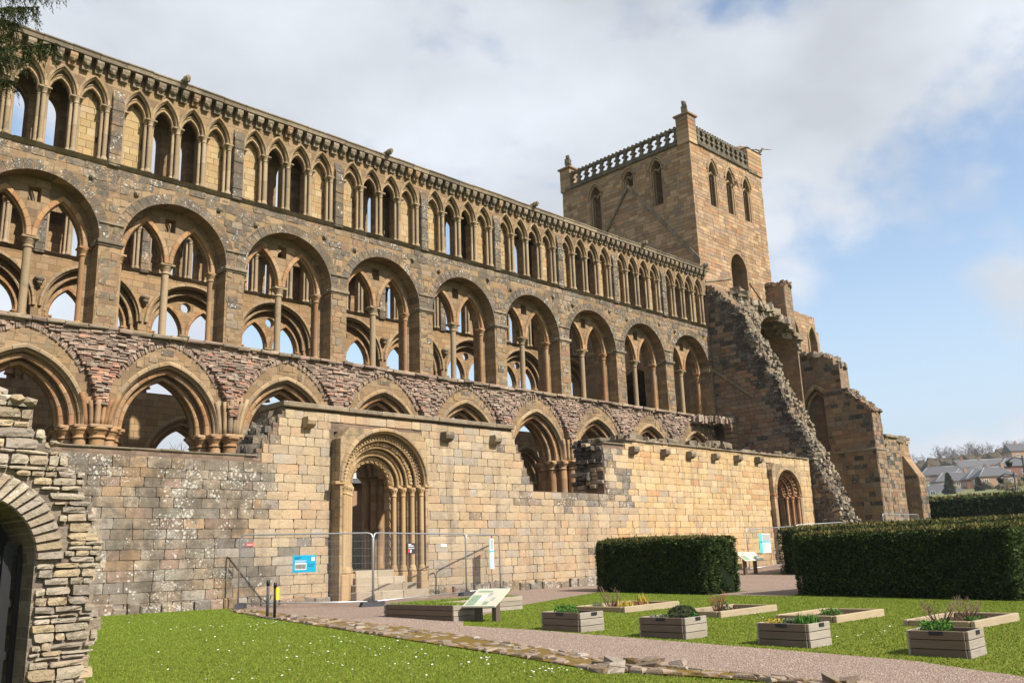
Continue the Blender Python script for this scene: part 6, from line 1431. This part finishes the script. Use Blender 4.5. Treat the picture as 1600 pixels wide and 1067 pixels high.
# ------------------------------------------------------------------ far trees
def bare_tree(seed, h):
    rg = random.Random(seed); mb = MB()
    def grow(p, d, l, r, dep):
        q = p+d*l; mb.path([p, p.lerp(q, .5)+Vector((rg.uniform(-1, 1), rg.uniform(-1, 1), 0))*l*.05, q], [r, r*.82, r*.66], 4 if dep < 4 else 3)
        if dep == 0: return
        for _ in range(3 if dep > 1 else 4):
            nd = (d+Vector((rg.uniform(-1, 1), rg.uniform(-1, 1), rg.uniform(-.25, .55)))*.75).normalized(); grow(p.lerp(q, rg.uniform(.65, 1)), nd, l*rg.uniform(.6, .8), r*.55, dep-1)
    grow(Vector((0, 0, 0)), Vector((0, 0, 1)), h*.28, h*.022, 5); return mb.mesh('branches', m_bark2)
m_bark2 = plain('winter_bark', (.115, .085, .065), .95, .05, var=.3, vs=4)
me_b = [bare_tree(s, 10) for s in (3, 8, 15)]
def put_tree(x, y, z, s, k, label, group): o = link('bare_tree', me_b[k], None, (x, y, z)); o.scale = (s*rng.uniform(.9, 1.15),)*2+(s,); o.rotation_euler = (0, 0, rng.uniform(0, 6)); tag(o, label, 'tree', group)
for k in range(34):                                      # along the crest of the hill
    y = 176-1.75*k+rng.uniform(-3, 3); x = 520+rng.uniform(-30, 40); put_tree(x, y, GZ(x, y)-.5, rng.uniform(1.1, 1.9), k % 3, 'leafless tree in the wood along the far ridge', 'bare trees on the far ridge')
for k, (x, y) in enumerate(((13.9, 22.5), (7.1, 23.6), (28.0, 20.0), (27.7, 34.9))):
    put_tree(x, y, -1.2, (1.15, 1.0, 1.5, 1.5)[k], k % 3, ('leafless tree seen through the second low arch', 'leafless tree seen through the leftmost low arch', 'leafless tree seen through the middle upper arches', 'tall leafless tree behind the third bay')[k], None)
m_scrub = plain('winter_scrub', (.085, .07, .045), .95, .05, var=.5, vs=2)
mb = MB()
for _ in range(420):
    y = rng.uniform(95, 215); x = rng.uniform(470, 600); mb.lump((x, y, GZ(x, y)+rng.uniform(.5, 4)), rng.uniform(2, 4.8), rng)
for _ in range(170):
    y = rng.uniform(45, 140); x = 205+y*2.0+rng.uniform(-55, 60); r_ = rng.uniform(.7, 1.9)
    for _k in range(3): mb.lump((x+rng.uniform(-2, 2), y+rng.uniform(-2, 2), GZ(x, y)+r_*.4), r_, rng, q=(1, 1, rng.uniform(.7, 1.3)))
mb.build('winter_wood', m_scrub, None, kind='stuff', label='brown winter scrub along the far ridge and between the houses', cat='wood')
def conifer(x, y, z, h, label):
    p = empty('garden_conifer', (x, y, z), 0, label, 'tree'); mb = MB(); mb.path([(0, 0, -3), (0, 0, h)], [.25, .04], 6); mb.build('trunk', m_bark, p); V = []
    for _ in range(5000):
        t = nr.uniform(0, 1)**.7; a = nr.uniform(0, 6.3); r = (1-t)**.8*h*.36*(.55+.45*abs(math.sin(t*19+a*1.3)))*(.75+.25*math.sin(a*3+t*7))*nr.uniform(.45, 1); c = np.array((r*cos(a), r*sin(a), t*h)); d = np.array((cos(a), sin(a), -.3))*.5; n_ = nr.normal(0, .13, 3); V += [c-n_, c+n_, c+d]
    V = np.array(V); soup('crown', V, np.arange(len(V)).reshape(-1, 3), m_needle, p, kind='stuff')
conifer(250.8, 63.5, 9.6, 9.0, 'dark layered conifer before the houses'); conifer(262.1, 59.5, 9.5, 8.0, 'dull green rounded conifer before the white windowed house')
m_bush = plain('autumn_bush', (.20, .15, .04), .9, .05, var=.4, vs=5)
for k, (x, y, z, r) in enumerate(((242.6, 57.2, 9.4, 3.0), (251.9, 47.3, 11.1, 4.0), (252.7, 51.1, 10.2, 3.0))):
    V = []
    for _ in range(900): d = nr.normal(0, 1, 3); d /= np.linalg.norm(d); c = d*r*nr.uniform(.7, 1.05); n_ = nr.normal(0, .12, 3); V += [c-n_, c+n_, c+nr.normal(0, .2, 3)]
    V = np.array(V); o = soup('garden_bush', V, np.arange(len(V)).reshape(-1, 3), m_bush, None, label=('ochre bush above the hedge beside the conifer', 'golden bush behind the lamp posts', 'small brown bush above the hedge below the tan house')[k], cat='bush'); o.location = (x, y, z)
for x, y, z, h, lab in ((78.9, -3.7, 7.3, 8.2, 'taller black lamp post at the frame edge'), (78.5, -2.9, 5.9, 6.6, 'shorter black lamp post before the brick houses')):
    p = empty('lamp_post', (x, y, z-h), 0, lab, 'street lamp'); mb = MB(); mb.path([(0, 0, -2), (0, 0, h*.5), (0, 0, h)], [.14, .10, .08], 8); mb.build('pole', m_black, p); mb = MB(); mb.path([(0, 0, h-.3), (-.5, .5, h-.1), (-.9, .9, h-.35)], .05, 6); mb.build('arm', m_black, p)
    mb = MB(); mb.lathe(-.9, .9, [(.08, h-.35), (.30, h-.5), (.30, h-.62), (.2, h-.9), (.08, h-.95)], 8); mb.build('lantern', m_black, p); mb = MB(); mb.lathe(.0, .0, [(.08, h-1.9), (.26, h-2.0), (.2, h-2.4), (.08, h-2.5)], 8); mb.build('lower_lantern', m_black, p)
# ------------------------------------------------------------------ air between the camera and the far slope
mb = MB(); mb.box(-520, 920, -620, 620, -9, 75); hzm = bpy.data.materials.new('air'); hzm.use_nodes = True; ht = hzm.node_tree; ht.nodes.clear(); ho = ht.nodes.new('ShaderNodeOutputMaterial'); hv = ht.nodes.new('ShaderNodeVolumePrincipled')
hv.inputs['Color'].default_value = (.80, .86, .95, 1); hv.inputs['Density'].default_value = .00018; hv.inputs['Anisotropy'].default_value = .2; ht.links.new(hv.outputs[0], ho.inputs['Volume'])
mb.build('haze', hzm, None, kind='stuff', label='thin pale air over the whole place', cat='haze')
